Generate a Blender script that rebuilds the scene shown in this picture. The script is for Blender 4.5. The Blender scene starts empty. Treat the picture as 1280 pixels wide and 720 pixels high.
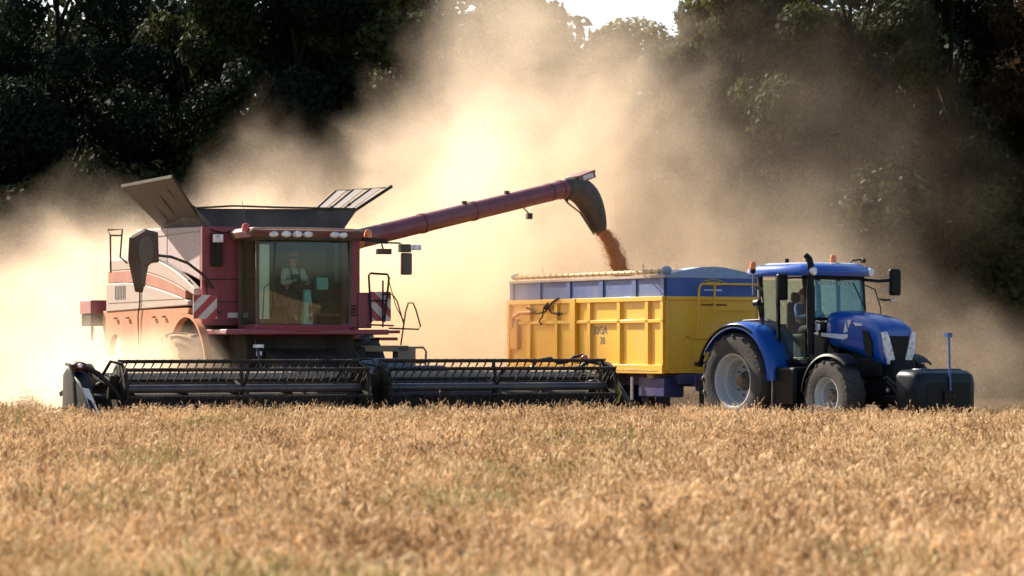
import bpy, bmesh, math, random
from mathutils import Vector, Matrix, Euler
R = math.radians
random.seed(7)
S = bpy.context.scene
COL = S.collection

# ------------------------------------------------------------------ camera, light, exposure
cd = bpy.data.cameras.new('camera'); cam = bpy.data.objects.new('camera', cd); COL.objects.link(cam)
cam.location = (0, 0, 1.77)
cam.rotation_euler = (R(90) + math.atan(70 / 3500), 0, 0)
cd.sensor_width = 36; cd.lens = 36 * 3500 / 1280
cd.clip_start = 0.5; cd.clip_end = 3000
cd.dof.use_dof = True; cd.dof.focus_distance = 55; cd.dof.aperture_fstop = 2.6
S.camera = cam
SUN_AZ, SUN_EL = 44, 36            # degrees to the left of the view direction, above the horizon
w = bpy.data.worlds.new('World'); S.world = w; w.use_nodes = True
nt = w.node_tree; nt.nodes.clear()
sky = nt.nodes.new('ShaderNodeTexSky'); sky.sky_type = 'NISHITA'; sky.sun_disc = False
sky.sun_elevation = R(SUN_EL); sky.sun_rotation = R(-SUN_AZ); sky.air_density = 1.0; sky.dust_density = 2.0; sky.ozone_density = 1.0
bg = nt.nodes.new('ShaderNodeBackground'); bg.inputs['Strength'].default_value = 0.07
wo = nt.nodes.new('ShaderNodeOutputWorld')
nt.links.new(sky.outputs[0], bg.inputs[0]); nt.links.new(bg.outputs[0], wo.inputs[0])
ld = bpy.data.lights.new('sun', 'SUN'); ld.energy = 5.0; ld.angle = R(0.5); ld.color = (1, 0.87, 0.725)
lo = bpy.data.objects.new('sun', ld); COL.objects.link(lo)
sd = Vector((-math.sin(R(SUN_AZ)) * math.cos(R(SUN_EL)), math.cos(R(SUN_AZ)) * math.cos(R(SUN_EL)), math.sin(R(SUN_EL))))
lo.rotation_euler = sd.to_track_quat('Z', 'Y').to_euler(); lo.location = sd * 60
S.view_settings.view_transform = 'Standard'; S.view_settings.look = 'None'
S.view_settings.exposure = 1.33; S.view_settings.gamma = 1; S.view_settings.use_curve_mapping = False
S.cycles.volume_bounces = 3; S.cycles.max_bounces = 8; S.cycles.transparent_max_bounces = 16
S.cycles.volume_step_rate = 3.0; S.cycles.volume_max_steps = 256
S.cycles.use_denoising = True

# ------------------------------------------------------------------ materials
def newmat(name):
    m = bpy.data.materials.new(name); m.use_nodes = True
    return m, m.node_tree, m.node_tree.nodes['Principled BSDF']

def mat(name, col, rough=0.5, metal=0.0, dust=0.0, coat=0.0, dcol=(0.42, 0.30, 0.18), scale=1.5, bump=0.0, bscale=20, spec=0.5, var=0.12, speck=0.0):
    """Procedural paint/rubber/metal with its own dirt: uneven tan dust over the base colour, slight tone variation."""
    m, t, b = newmat(name); N = t.nodes; L = t.links
    tc = N.new('ShaderNodeTexCoord')
    n1 = N.new('ShaderNodeTexNoise'); n1.inputs['Scale'].default_value = scale; n1.inputs['Detail'].default_value = 6; n1.inputs['Roughness'].default_value = 0.65
    mp = N.new('ShaderNodeMapping'); mp.inputs['Scale'].default_value = (1, 1, .38); L.new(tc.outputs['Object'], mp.inputs[0])
    L.new(mp.outputs[0], n1.inputs['Vector'])
    n2 = N.new('ShaderNodeTexNoise'); n2.inputs['Scale'].default_value = scale * 9; n2.inputs['Detail'].default_value = 4
    L.new(tc.outputs['Object'], n2.inputs['Vector'])
    mr = N.new('ShaderNodeMapRange'); mr.inputs['From Min'].default_value = 0.3; mr.inputs['From Max'].default_value = 0.7
    mr.inputs['To Min'].default_value = max(0, dust - 0.22) if dust else 0; mr.inputs['To Max'].default_value = min(1, dust + 0.22) if dust else 0
    L.new(n1.outputs['Fac'], mr.inputs['Value'])
    v = N.new('ShaderNodeMapRange'); v.inputs['From Min'].default_value = 0.3; v.inputs['From Max'].default_value = 0.7
    v.inputs['To Min'].default_value = 1 - var; v.inputs['To Max'].default_value = 1 + var
    L.new(n2.outputs['Fac'], v.inputs['Value'])
    sc = N.new('ShaderNodeVectorMath'); sc.operation = 'SCALE'; sc.inputs[0].default_value = col[:3]
    L.new(v.outputs[0], sc.inputs['Scale'])
    mx = N.new('ShaderNodeMix'); mx.data_type = 'RGBA'
    L.new(mr.outputs[0], mx.inputs['Factor']); L.new(sc.outputs[0], mx.inputs[6]); mx.inputs[7].default_value = (*dcol, 1)
    bc = mx.outputs[2]
    if speck:
        n4 = N.new('ShaderNodeTexNoise'); n4.inputs['Scale'].default_value = 9; n4.inputs['Detail'].default_value = 5; n4.inputs['Roughness'].default_value = .7; L.new(tc.outputs['Object'], n4.inputs['Vector'])
        m4 = N.new('ShaderNodeMapRange'); m4.inputs['From Min'].default_value = .66; m4.inputs['From Max'].default_value = .71; m4.inputs['To Max'].default_value = speck; L.new(n4.outputs['Fac'], m4.inputs['Value'])
        x4 = N.new('ShaderNodeMix'); x4.data_type = 'RGBA'; L.new(m4.outputs[0], x4.inputs['Factor']); L.new(bc, x4.inputs[6]); x4.inputs[7].default_value = (.12, .05, .02, 1); bc = x4.outputs[2]
    L.new(bc, b.inputs['Base Color'])
    rr = N.new('ShaderNodeMapRange'); rr.inputs['To Min'].default_value = rough; rr.inputs['To Max'].default_value = min(1, rough + 0.5)
    L.new(mr.outputs[0], rr.inputs['Value']); L.new(rr.outputs[0], b.inputs['Roughness'])
    b.inputs['Metallic'].default_value = metal
    b.inputs['Specular IOR Level'].default_value = spec
    b.inputs['Coat Weight'].default_value = coat; b.inputs['Coat Roughness'].default_value = 0.12
    if bump:
        n3 = N.new('ShaderNodeTexNoise'); n3.inputs['Scale'].default_value = bscale; n3.inputs['Detail'].default_value = 3
        L.new(tc.outputs['Object'], n3.inputs['Vector'])
        bp = N.new('ShaderNodeBump'); bp.inputs['Strength'].default_value = bump; bp.inputs['Distance'].default_value = 0.02
        L.new(n3.outputs['Fac'], bp.inputs['Height']); L.new(bp.outputs[0], b.inputs['Normal'])
    return m

def glass(name, tint=(0.55, 0.75, 0.72), refl=1.0, body=0.0, bodycol=(0.1, 0.2, 0.2)):
    m = bpy.data.materials.new(name); m.use_nodes = True; t = m.node_tree; N = t.nodes; L = t.links; N.clear()
    o = N.new('ShaderNodeOutputMaterial'); tr = N.new('ShaderNodeBsdfTransparent'); tr.inputs[0].default_value = (*tint, 1)
    gl = N.new('ShaderNodeBsdfGlossy'); gl.inputs['Roughness'].default_value = 0.03
    df = N.new('ShaderNodeBsdfDiffuse'); df.inputs[0].default_value = (*bodycol, 1)
    lw = N.new('ShaderNodeLayerWeight'); lw.inputs['Blend'].default_value = 0.5
    pw = N.new('ShaderNodeMath'); pw.operation = 'POWER'; pw.inputs[1].default_value = 5; L.new(lw.outputs['Facing'], pw.inputs[0])
    mu = N.new('ShaderNodeMath'); mu.operation = 'MULTIPLY_ADD'; mu.inputs[1].default_value = 0.9 * refl; mu.inputs[2].default_value = 0.05 * refl; mu.use_clamp = True
    L.new(pw.outputs[0], mu.inputs[0])
    m0 = N.new('ShaderNodeMixShader'); m0.inputs[0].default_value = body
    L.new(tr.outputs[0], m0.inputs[1]); L.new(df.outputs[0], m0.inputs[2])
    mx = N.new('ShaderNodeMixShader'); L.new(mu.outputs[0], mx.inputs[0]); L.new(m0.outputs[0], mx.inputs[1]); L.new(gl.outputs[0], mx.inputs[2])
    L.new(mx.outputs[0], o.inputs[0])
    return m

def leafmat(name, c1, c2, c3=None, trans=0.35, nscale=0.25, rough=0.7, patch=None, spec=0.12):
    """Thin plant matter: diffuse plus translucency, colour varied from clump to clump."""
    m = bpy.data.materials.new(name); m.use_nodes = True; t = m.node_tree; N = t.nodes; L = t.links; N.clear()
    o = N.new('ShaderNodeOutputMaterial')
    g = N.new('ShaderNodeNewGeometry'); n = N.new('ShaderNodeTexNoise'); n.inputs['Scale'].default_value = nscale; n.inputs['Detail'].default_value = 5; n.inputs['Roughness'].default_value = 0.7
    L.new(g.outputs['Position'], n.inputs['Vector'])
    oi = N.new('ShaderNodeObjectInfo')
    ad = N.new('ShaderNodeMath'); ad.operation = 'MULTIPLY_ADD'; ad.inputs[1].default_value = 0.35; L.new(oi.outputs['Random'], ad.inputs[0]); 
    L.new(n.outputs['Fac'], ad.inputs[2])
    ad2 = N.new('ShaderNodeMath'); ad2.operation = 'MULTIPLY_ADD'; ad2.inputs[1].default_value = 0.3; L.new(g.outputs['Random Per Island'], ad2.inputs[0]); L.new(ad.outputs[0], ad2.inputs[2])
    cr = N.new('ShaderNodeValToRGB'); e = cr.color_ramp.elements
    e[0].position = 0.55; e[0].color = (*c1, 1); e[1].position = 1.05 if not c3 else 0.8; e[1].color = (*c2, 1)
    if c3: x = e.new(1.0); x.color = (*c3, 1)
    L.new(ad2.outputs[0], cr.inputs[0])
    col = cr.outputs[0]
    if patch:
        n5 = N.new('ShaderNodeTexNoise'); n5.inputs['Scale'].default_value = patch[1]; n5.inputs['Detail'].default_value = 3; L.new(g.outputs['Position'], n5.inputs['Vector'])
        mr = N.new('ShaderNodeMapRange'); mr.inputs['From Min'].default_value = 0.56; mr.inputs['From Max'].default_value = 0.72; mr.inputs['To Max'].default_value = patch[2]
        L.new(n5.outputs['Fac'], mr.inputs['Value'])
        mx = N.new('ShaderNodeMix'); mx.data_type = 'RGBA'; L.new(mr.outputs[0], mx.inputs['Factor']); L.new(col, mx.inputs[6]); mx.inputs[7].default_value = (*patch[0], 1)
        col = mx.outputs[2]
    p = N.new('ShaderNodeBsdfPrincipled'); p.inputs['Roughness'].default_value = rough; p.inputs['Specular IOR Level'].default_value = spec
    tl = N.new('ShaderNodeBsdfTranslucent')
    L.new(col, p.inputs['Base Color']); L.new(col, tl.inputs[0])
    ms = N.new('ShaderNodeMixShader'); ms.inputs[0].default_value = trans
    L.new(p.outputs[0], ms.inputs[1]); L.new(tl.outputs[0], ms.inputs[2]); L.new(ms.outputs[0], o.inputs[0])
    return m

M = {}
M['cred'] = mat('combine red paint', (0.24, 0.008, 0.028), 0.42, dust=0.12, coat=0.3, dcol=(0.30, 0.18, 0.22), speck=.25)
M['credd'] = mat('dusty haze tinted red paint', (0.34, 0.035, 0.03), 0.5, dust=0.42, dcol=(0.52, 0.33, 0.2))  # tan mix covers the dust coat and the airborne haze over the panel
M['csilver'] = mat('dusty silver paint', (0.40, 0.36, 0.33), 0.45, dust=0.4, dcol=(0.48, 0.31, 0.20))
M['cpale'] = mat('pale dusty tank paint', (0.42, 0.33, 0.33), 0.6, dust=0.4, dcol=(0.46, 0.34, 0.30))
M['corange'] = mat('dusty red panel with painted haze', (0.45, 0.13, 0.06), 0.8, dust=0.5, dcol=(0.52, 0.30, 0.15))  # orange base and tan mix carry sunlit haze as well as settled dust
M['auger'] = mat('unloading auger red paint', (0.20, 0.014, 0.022), 0.38, dust=0.15, coat=0.3, dcol=(0.32, 0.22, 0.2))
M['black'] = mat('black plastic', (0.018, 0.018, 0.02), 0.5, dust=0.06)
M['dblack'] = mat('dusty black steel', (0.006, 0.007, 0.009), 0.6, dust=0.02, spec=.2, dcol=(0.25, 0.19, 0.13))
M['spout'] = mat('black rubber spout', (0.012, 0.016, 0.019), 0.5, dust=0.04)
M['tank'] = mat('grain tank dark canvas', (0.016, 0.015, 0.015), 0.7, dust=0.05)
M['flap'] = mat('brown dusty tank cover', (0.035, 0.024, 0.018), 0.6, dust=0.25, dcol=(0.13, 0.09, 0.065))
M['steel'] = mat('worn grey steel', (0.35, 0.36, 0.37), 0.35, metal=0.7, dust=0.15)
M['tube'] = mat('dark blue black tube paint', (0.018, 0.030, 0.055), 0.3, dust=0.03, coat=0.3)
M['beam'] = mat('dust covered header beam', (0.10, 0.085, 0.07), 0.6, dust=0.65, dcol=(0.40, 0.31, 0.22))
M['rubber'] = mat('tyre rubber', (0.022, 0.022, 0.023), 0.75, dust=0.22, dcol=(0.12, 0.105, 0.09), bump=0.3, bscale=14)
M['rubberd'] = mat('dust caked tyre rubber', (0.08, 0.06, 0.045), 0.85, dust=0.6, dcol=(0.42, 0.29, 0.16), bump=0.3)
M['rimg'] = mat('pale grey blue wheel paint', (0.42, 0.50, 0.56), 0.45, dust=0.15)
M['hub'] = mat('dark hub', (0.03, 0.035, 0.045), 0.4, dust=0.2)
M['blue'] = mat('tractor blue paint', (0.002, 0.075, 0.40), 0.26, coat=0.5, dust=0.0, var=0.05)
M['blued'] = mat('dark blue chassis paint', (0.003, 0.020, 0.15), 0.5, dust=0.02, spec=.3)
M['rodblue'] = mat('light blue rod paint', (0.02, 0.12, 0.36), 0.4, dust=0.1)
M['tblack'] = mat('tractor black plastic', (0.006, 0.007, 0.009), 0.5, dust=0.0, spec=.22)
M['weight'] = mat('black blue weight casing', (0.004, 0.009, 0.016), 0.38, dust=0.0, spec=.25)
M['yellow'] = mat('trailer yellow paint', (0.88, 0.48, 0.006), 0.42, speck=.5, dust=0.05, dcol=(0.62, 0.42, 0.2), coat=0.25, var=0.05)
M['tblue'] = mat('trailer blue paint', (0.006, 0.075, 0.32), 0.4, dust=0.03, dcol=(0.3, 0.3, 0.35), var=0.05)
M['tpanel'] = mat('faded blue grey side panel', (0.035, 0.10, 0.32), 0.5, dust=0.05, dcol=(0.36, 0.38, 0.42), var=0.05)
M['tarp'] = mat('pale blue roll tarp', (0.22, 0.36, 0.56), 0.5, dust=0.15, bump=0.3, bscale=5)
M['tan'] = mat('tan yellow rail paint', (0.62, 0.45, 0.20), 0.5, dust=0.3)
M['white'] = mat('white reflective film', (0.75, 0.75, 0.75), 0.4, dust=0.08)
M['sred'] = mat('red reflective film', (0.45, 0.015, 0.04), 0.4, dust=0.08)
M['lamp'] = mat('clear lamp lens', (0.80, 0.82, 0.86), 0.12, coat=1.0, var=0.4, scale=1.3)
M['amber'] = mat('amber beacon dome', (0.85, 0.22, 0.03), 0.2, coat=0.6)
M['redlamp'] = mat('red lamp lens', (0.6, 0.08, 0.05), 0.25, coat=0.5)
M['mirror'] = mat('mirror back shell', (0.03, 0.03, 0.033), 0.4, dust=0.1, bump=.3)
M['mglass'] = mat('mirror glass', (0.6, 0.62, 0.65), 0.05, metal=1.0, var=0.02)
M['trim'] = mat('grey cab lining', (0.10, 0.10, 0.09), 0.7)
M['seat'] = mat('seat fabric', (0.04, 0.045, 0.045), 0.9, bump=0.2)
M['text'] = mat('faded grey lettering', (0.16, 0.17, 0.21), 0.6)
M['texty'] = mat('yellow lettering', (0.7, 0.55, 0.08), 0.5)
M['textw'] = mat('white lettering', (0.72, 0.76, 0.82), 0.4)
M['rope'] = mat('dark rope', (0.07, 0.035, 0.018), 0.9)
M['hose'] = mat('black hydraulic hose', (0.015, 0.014, 0.014), 0.45)
M['hosey'] = mat('yellow hose sleeve', (0.5, 0.38, 0.05), 0.5)
M['grain'] = mat('reddish brown wheat grain', (0.46, 0.21, 0.08), 0.7, var=0.35, scale=6)
M['skin'] = mat('skin', (0.42, 0.20, 0.13), 0.55, var=0.05)
M['hair'] = mat('brown hair', (0.06, 0.035, 0.02), 0.8)
M['denim'] = mat('dark work overalls', (0.022, 0.026, 0.035), 0.9, bump=0.3)
M['shirt'] = mat('pale grey checked shirt', (0.50, 0.52, 0.53), 0.85, bump=0.2)
M['bshirt'] = mat('blue work shirt', (0.05, 0.13, 0.30), 0.85, bump=0.2)
M['cap'] = mat('tan cap cloth', (0.40, 0.22, 0.12), 0.85)
M['teal'] = mat('light teal steering console', (0.16, 0.42, 0.46), 0.45)
M['bark'] = mat('tree bark', (0.022, 0.016, 0.011), 0.95, spec=.1, bump=0.8, bscale=8)
M['cglass'] = glass('green tinted cab glass', (0.72, 0.85, 0.70), 1.3, 0.05, (0.10, 0.14, 0.08))
M['tglass'] = glass('teal tinted tractor glass', (0.66, 0.86, 0.90), 1.3, 0.20, (0.03, 0.36, 0.46))
M['sglass'] = glass('side window glass', (0.90, 0.97, 0.95), 1.0, 0.04, (0.3, 0.45, 0.40))
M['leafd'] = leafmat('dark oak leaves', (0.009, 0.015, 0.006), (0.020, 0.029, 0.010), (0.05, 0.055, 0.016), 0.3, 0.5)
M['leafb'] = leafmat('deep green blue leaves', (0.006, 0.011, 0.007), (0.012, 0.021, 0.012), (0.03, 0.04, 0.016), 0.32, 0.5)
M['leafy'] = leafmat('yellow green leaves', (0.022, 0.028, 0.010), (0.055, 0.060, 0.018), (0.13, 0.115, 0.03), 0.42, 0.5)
M['leafr'] = leafmat('brown haze tinted leaves', (0.020, 0.015, 0.008), (0.048, 0.030, 0.012), (0.10, 0.06, 0.02), 0.4, 0.5)  # brown in the leaf colour stands in for haze and warm light
M['wheat'] = leafmat('ripe wheat', (0.25, 0.15, 0.07), (0.67, 0.485, 0.28), (0.93, 0.78, 0.54), 0.36, 0.9, patch=((0.32, 0.35, 0.11), 0.5, 0.7))
M['straw'] = leafmat('cut straw stubble', (0.15, 0.10, 0.05), (0.30, 0.21, 0.11), None, 0.3, 1.2)

# ------------------------------------------------------------------ mesh builder
class MB:
    def __init__(s): s.bm = bmesh.new()
    def verts(s, pts): return [s.bm.verts.new(p) for p in pts]
    def face(s, vs):
        try: return s.bm.faces.new(vs)
        except ValueError: return None
    def poly(s, pts): s.face(s.verts(pts)); return s
    def hexa(s, p):
        v = s.verts(p)
        for f in ((0,3,2,1),(4,5,6,7),(0,1,5,4),(1,2,6,5),(2,3,7,6),(3,0,4,7)): s.face([v[i] for i in f])
        return s
    def box(s, x0, x1, y0, y1, z0, z1, mtx=None):
        p = [(x0,y0,z0),(x1,y0,z0),(x1,y1,z0),(x0,y1,z0),(x0,y0,z1),(x1,y0,z1),(x1,y1,z1),(x0,y1,z1)]
        if mtx: p = [mtx @ Vector(q) for q in p]
        return s.hexa(p)
    def bar(s, a, b, wx, wy, up=(0,0,1)):
        a, b = Vector(a), Vector(b); d = (b - a).normalized(); u = Vector(up)
        if abs(d.dot(u)) > 0.98: u = Vector((1,0,0))
        x = d.cross(u).normalized() * wx / 2; y = x.cross(d).normalized() * wy / 2
        return s.hexa([a-x-y, a+x-y, a+x+y, a-x+y, b-x-y, b+x-y, b+x+y, b-x+y])
    def loft(s, rings, closed=True, caps=True):
        rv = [s.verts(r) for r in rings]
        n = len(rv[0])
        for a, b in zip(rv, rv[1:]):
            for i in range(n if closed else n - 1):
                j = (i + 1) % n; s.face([a[i], a[j], b[j], b[i]])
        if caps and closed:
            s.face(rv[0][::-1]); s.face(rv[-1])
        return s
    def path(s, pts, r, n=8, caps=True):
        pts = [Vector(p) for p in pts]; rings = []; prev = None
        rr = r if isinstance(r, (list, tuple)) else [r] * len(pts)
        for i, p in enumerate(pts):
            d = (pts[min(i+1, len(pts)-1)] - pts[max(i-1, 0)]).normalized()
            if prev is None:
                u = Vector((0,0,1)) if abs(d.z) < 0.9 else Vector((1,0,0)); x = d.cross(u).normalized()
            else:
                x = (prev - d * prev.dot(d)).normalized()
            prev = x; y = d.cross(x)
            rings.append([p + (x * math.cos(2*math.pi*k/n) + y * math.sin(2*math.pi*k/n)) * rr[i] for k in range(n)])
        return s.loft(rings, True, caps)
    def tube(s, a, b, r, r2=None, n=12): return s.path([a, b], [r, r if r2 is None else r2], n)
    def prism(s, poly, axis, a, b):
        f = {'x': lambda p, c: (c, p[0], p[1]), 'y': lambda p, c: (p[0], c, p[1]), 'z': lambda p, c: (p[0], p[1], c)}[axis]
        return s.loft([[f(p, a) for p in poly], [f(p, b) for p in poly]])
    def lathe(s, prof, c, axis='y', n=32, a0=0, a1=2*math.pi):
        """prof: list of (radius, along-axis)."""
        full = abs(a1 - a0 - 2*math.pi) < 1e-6; rings = []
        for k in range(n if full else n + 1):
            t = a0 + (a1 - a0) * k / n; rg = []
            for r, h in prof:
                if axis == 'y': rg.append((c[0] + r*math.cos(t), c[1] + h, c[2] + r*math.sin(t)))
                elif axis == 'z': rg.append((c[0] + r*math.cos(t), c[1] + r*math.sin(t), c[2] + h))
                else: rg.append((c[0] + h, c[1] + r*math.cos(t), c[2] + r*math.sin(t)))
            rings.append(rg)
        if full:
            rv = [s.verts(r) for r in rings]; m = len(rv[0])
            for i in range(len(rv)):
                a, b = rv[i], rv[(i+1) % len(rv)]
                for j in range(m - 1): s.face([a[j], a[j+1], b[j+1], b[j]])
        else: s.loft(rings, False, False)
        return s
    def ball(s, c, r, sub=2, sc=(1,1,1)):
        m = Matrix.Translation(c) @ Matrix.Diagonal((*sc, 1))
        bmesh.ops.create_icosphere(s.bm, subdivisions=sub, radius=r, matrix=m); return s
    def build(s, name, m, parent=None, bevel=0.0, smooth=30, label=None, weld=False):
        bm = s.bm
        if weld: bmesh.ops.remove_doubles(bm, verts=bm.verts, dist=1e-4)
        bmesh.ops.recalc_face_normals(bm, faces=bm.faces)
        me = bpy.data.meshes.new(name); bm.to_mesh(me); bm.free()
        me.shade_smooth(); me.set_sharp_from_angle(angle=R(smooth))
        for q in (m if isinstance(m, (list, tuple)) else [m]): me.materials.append(q)
        o = bpy.data.objects.new(name, me); COL.objects.link(o)
        if parent: o.parent = parent
        if bevel:
            b = o.modifiers.new('bevel', 'BEVEL'); b.width = bevel; b.segments = 2; b.limit_method = 'ANGLE'; b.angle_limit = R(40)
        if label: o['label'] = label
        return o

def tag(o, label=None, cat=None, group=None, kind=None):
    if label: o['label'] = label
    if cat: o['category'] = cat
    if group: o['group'] = group
    if kind: o['kind'] = kind
    return o
def empty(name, loc=(0,0,0), rz=0, parent=None):
    o = bpy.data.objects.new(name, None); COL.objects.link(o); o.location = loc; o.rotation_euler = (0,0,rz); o.empty_display_size = 0.3
    if parent: o.parent = parent
    return o
def text(name, body, size, m, parent, mtx, ext=0.002, sx=1.0, align='CENTER'):
    c = bpy.data.curves.new(name, 'FONT'); c.body = body; c.size = size; c.extrude = ext; c.align_x = align; c.align_y = 'CENTER'; c.resolution_u = 2
    t = bpy.data.objects.new(name, c); COL.objects.link(t)
    bpy.context.view_layer.update()
    me = bpy.data.meshes.new_from_object(t.evaluated_get(bpy.context.evaluated_depsgraph_get()))
    bpy.data.objects.remove(t); me.materials.clear(); me.materials.append(m); me.name = name
    me.transform(mtx @ Matrix.Diagonal((sx, 1, 1, 1)))
    o = bpy.data.objects.new(name, me); COL.objects.link(o); o.parent = parent
    return o
# orientation of lettering on a vehicle's near side (local -Y) and on its front (local +X)
def on_side(x, y, z): return Matrix.Translation((x, y, z)) @ Matrix.Rotation(R(90), 4, 'X')
def on_front(x, y, z): return Matrix.Translation((x, y, z)) @ Matrix.Rotation(R(90), 4, 'Z') @ Matrix.Rotation(R(90), 4, 'X')

# ------------------------------------------------------------------ ground
g = MB(); g.poly([(-1500, -200, 0), (1500, -200, 0), (1500, 2500, 0), (-1500, 2500, 0)])
gm, t, b = newmat('straw covered soil'); N = t.nodes; L = t.links
ge = N.new('ShaderNodeNewGeometry'); n1 = N.new('ShaderNodeTexNoise'); n1.inputs['Scale'].default_value = 1.3; n1.inputs['Detail'].default_value = 8; n1.inputs['Roughness'].default_value = 0.7
L.new(ge.outputs['Position'], n1.inputs['Vector'])
cr = N.new('ShaderNodeValToRGB'); cr.color_ramp.elements[0].position = 0.35; cr.color_ramp.elements[0].color = (0.035, 0.026, 0.016, 1)
cr.color_ramp.elements[1].position = 0.65; cr.color_ramp.elements[1].color = (0.11, 0.078, 0.045, 1)
L.new(n1.outputs['Fac'], cr.inputs[0]); L.new(cr.outputs[0], b.inputs['Base Color']); b.inputs['Roughness'].default_value = 0.95
bp = N.new('ShaderNodeBump'); bp.inputs['Strength'].default_value = 0.8; bp.inputs['Distance'].default_value = 0.06; L.new(n1.outputs['Fac'], bp.inputs['Height']); L.new(bp.outputs[0], b.inputs['Normal'])
tag(g.build('ground', gm), 'bare straw strewn soil of the harvested field', 'ground', kind='structure')

# ------------------------------------------------------------------ geometry-node scatter: one object = field sheet + clump variants
def scatter_object(name, m, field_rings, clumps, dens, zscale=(0.85, 1.15), tilt=0.08, seed=3):
    """field_rings: [(polygon, density)]. clumps: list of functions(bm). Everything lives in one mesh; faces carry 'cid' (0 = sheet, 1.. = clump)."""
    bm = bmesh.new(); cid = bm.faces.layers.int.new('cid'); dn = bm.faces.layers.float.new('dens')
    for poly, d in field_rings:
        f = bm.faces.new([bm.verts.new((x, y, 0.004)) for x, y in poly]); f[cid] = 0; f[dn] = d
    for k, fn in enumerate(clumps):
        before = set(bm.faces); fn(bm)
        for f in bm.faces:
            if f not in before: f[cid] = k + 1
    me = bpy.data.meshes.new(name); bm.to_mesh(me); bm.free(); me.materials.append(m)
    o = bpy.data.objects.new(name, me); COL.objects.link(o)
    ng = bpy.data.node_groups.new(name + ' scatter', 'GeometryNodeTree')
    ng.interface.new_socket('Geometry', in_out='INPUT', socket_type='NodeSocketGeometry'); ng.interface.new_socket('Geometry', in_out='OUTPUT', socket_type='NodeSocketGeometry')
    N = ng.nodes; L = ng.links
    gi = N.new('NodeGroupInput'); go = N.new('NodeGroupOutput')
    a = N.new('GeometryNodeInputNamedAttribute'); a.data_type = 'INT'; a.inputs['Name'].default_value = 'cid'
    c = N.new('FunctionNodeCompare'); c.data_type = 'INT'; c.operation = 'EQUAL'; L.new(a.outputs[0], c.inputs[2]); c.inputs[3].default_value = 0
    sp = N.new('GeometryNodeSeparateGeometry'); sp.domain = 'FACE'; L.new(gi.outputs[0], sp.inputs[0]); L.new(c.outputs[0], sp.inputs['Selection'])
    da = N.new('GeometryNodeInputNamedAttribute'); da.data_type = 'FLOAT'; da.inputs['Name'].default_value = 'dens'
    dp = N.new('GeometryNodeDistributePointsOnFaces'); dp.distribute_method = 'RANDOM'; dp.inputs['Seed'].default_value = seed
    L.new(sp.outputs[0], dp.inputs[0]); L.new(da.outputs[0], dp.inputs['Density'])
    a2 = N.new('GeometryNodeInputNamedAttribute'); a2.data_type = 'INT'; a2.inputs['Name'].default_value = 'cid'
    si = N.new('GeometryNodeSplitToInstances'); si.domain = 'FACE'; L.new(sp.outputs[1], si.inputs[0]); L.new(a2.outputs[0], si.inputs['Group ID'])
    ip = N.new('GeometryNodeInstanceOnPoints'); ip.inputs['Pick Instance'].default_value = True
    L.new(dp.outputs[0], ip.inputs['Points']); L.new(si.outputs[0], ip.inputs['Instance'])
    ri = N.new('FunctionNodeRandomValue'); ri.data_type = 'INT'; ri.inputs[4].default_value = 0; ri.inputs[5].default_value = len(clumps) - 1
    L.new(ri.outputs[2], ip.inputs['Instance Index'])
    rr = N.new('FunctionNodeRandomValue'); rr.data_type = 'FLOAT_VECTOR'; rr.inputs[0].default_value = (-tilt, -tilt, 0); rr.inputs[1].default_value = (tilt, tilt, 6.283)
    L.new(rr.outputs[0], ip.inputs['Rotation'])
    rs = N.new('FunctionNodeRandomValue'); rs.data_type = 'FLOAT_VECTOR'; rs.inputs[0].default_value = (0.85, 0.85, zscale[0]); rs.inputs[1].default_value = (1.15, 1.15, zscale[1])
    pn = N.new('GeometryNodeInputPosition'); nn = N.new('ShaderNodeTexNoise'); nn.inputs['Scale'].default_value = 0.55; nn.inputs['Detail'].default_value = 3; L.new(pn.outputs[0], nn.inputs['Vector'])
    mm = N.new('ShaderNodeMapRange'); mm.inputs['From Min'].default_value = .3; mm.inputs['From Max'].default_value = .7; mm.inputs['To Min'].default_value = .91; mm.inputs['To Max'].default_value = 1.05; L.new(nn.outputs['Fac'], mm.inputs['Value'])
    cx_ = N.new('ShaderNodeCombineXYZ'); cx_.inputs[0].default_value = 1; cx_.inputs[1].default_value = 1; L.new(mm.outputs[0], cx_.inputs[2])
    vmul = N.new('ShaderNodeVectorMath'); vmul.operation = 'MULTIPLY'; L.new(rs.outputs[0], vmul.inputs[0]); L.new(cx_.outputs[0], vmul.inputs[1]); L.new(vmul.outputs[0], ip.inputs['Scale'])
    jg = N.new('GeometryNodeJoinGeometry'); L.new(ip.outputs[0], jg.inputs[0]); L.new(sp.outputs[0], jg.inputs[0]); L.new(jg.outputs[0], go.inputs[0])
    md = o.modifiers.new('scatter', 'NODES'); md.node_group = ng
    return o

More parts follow.
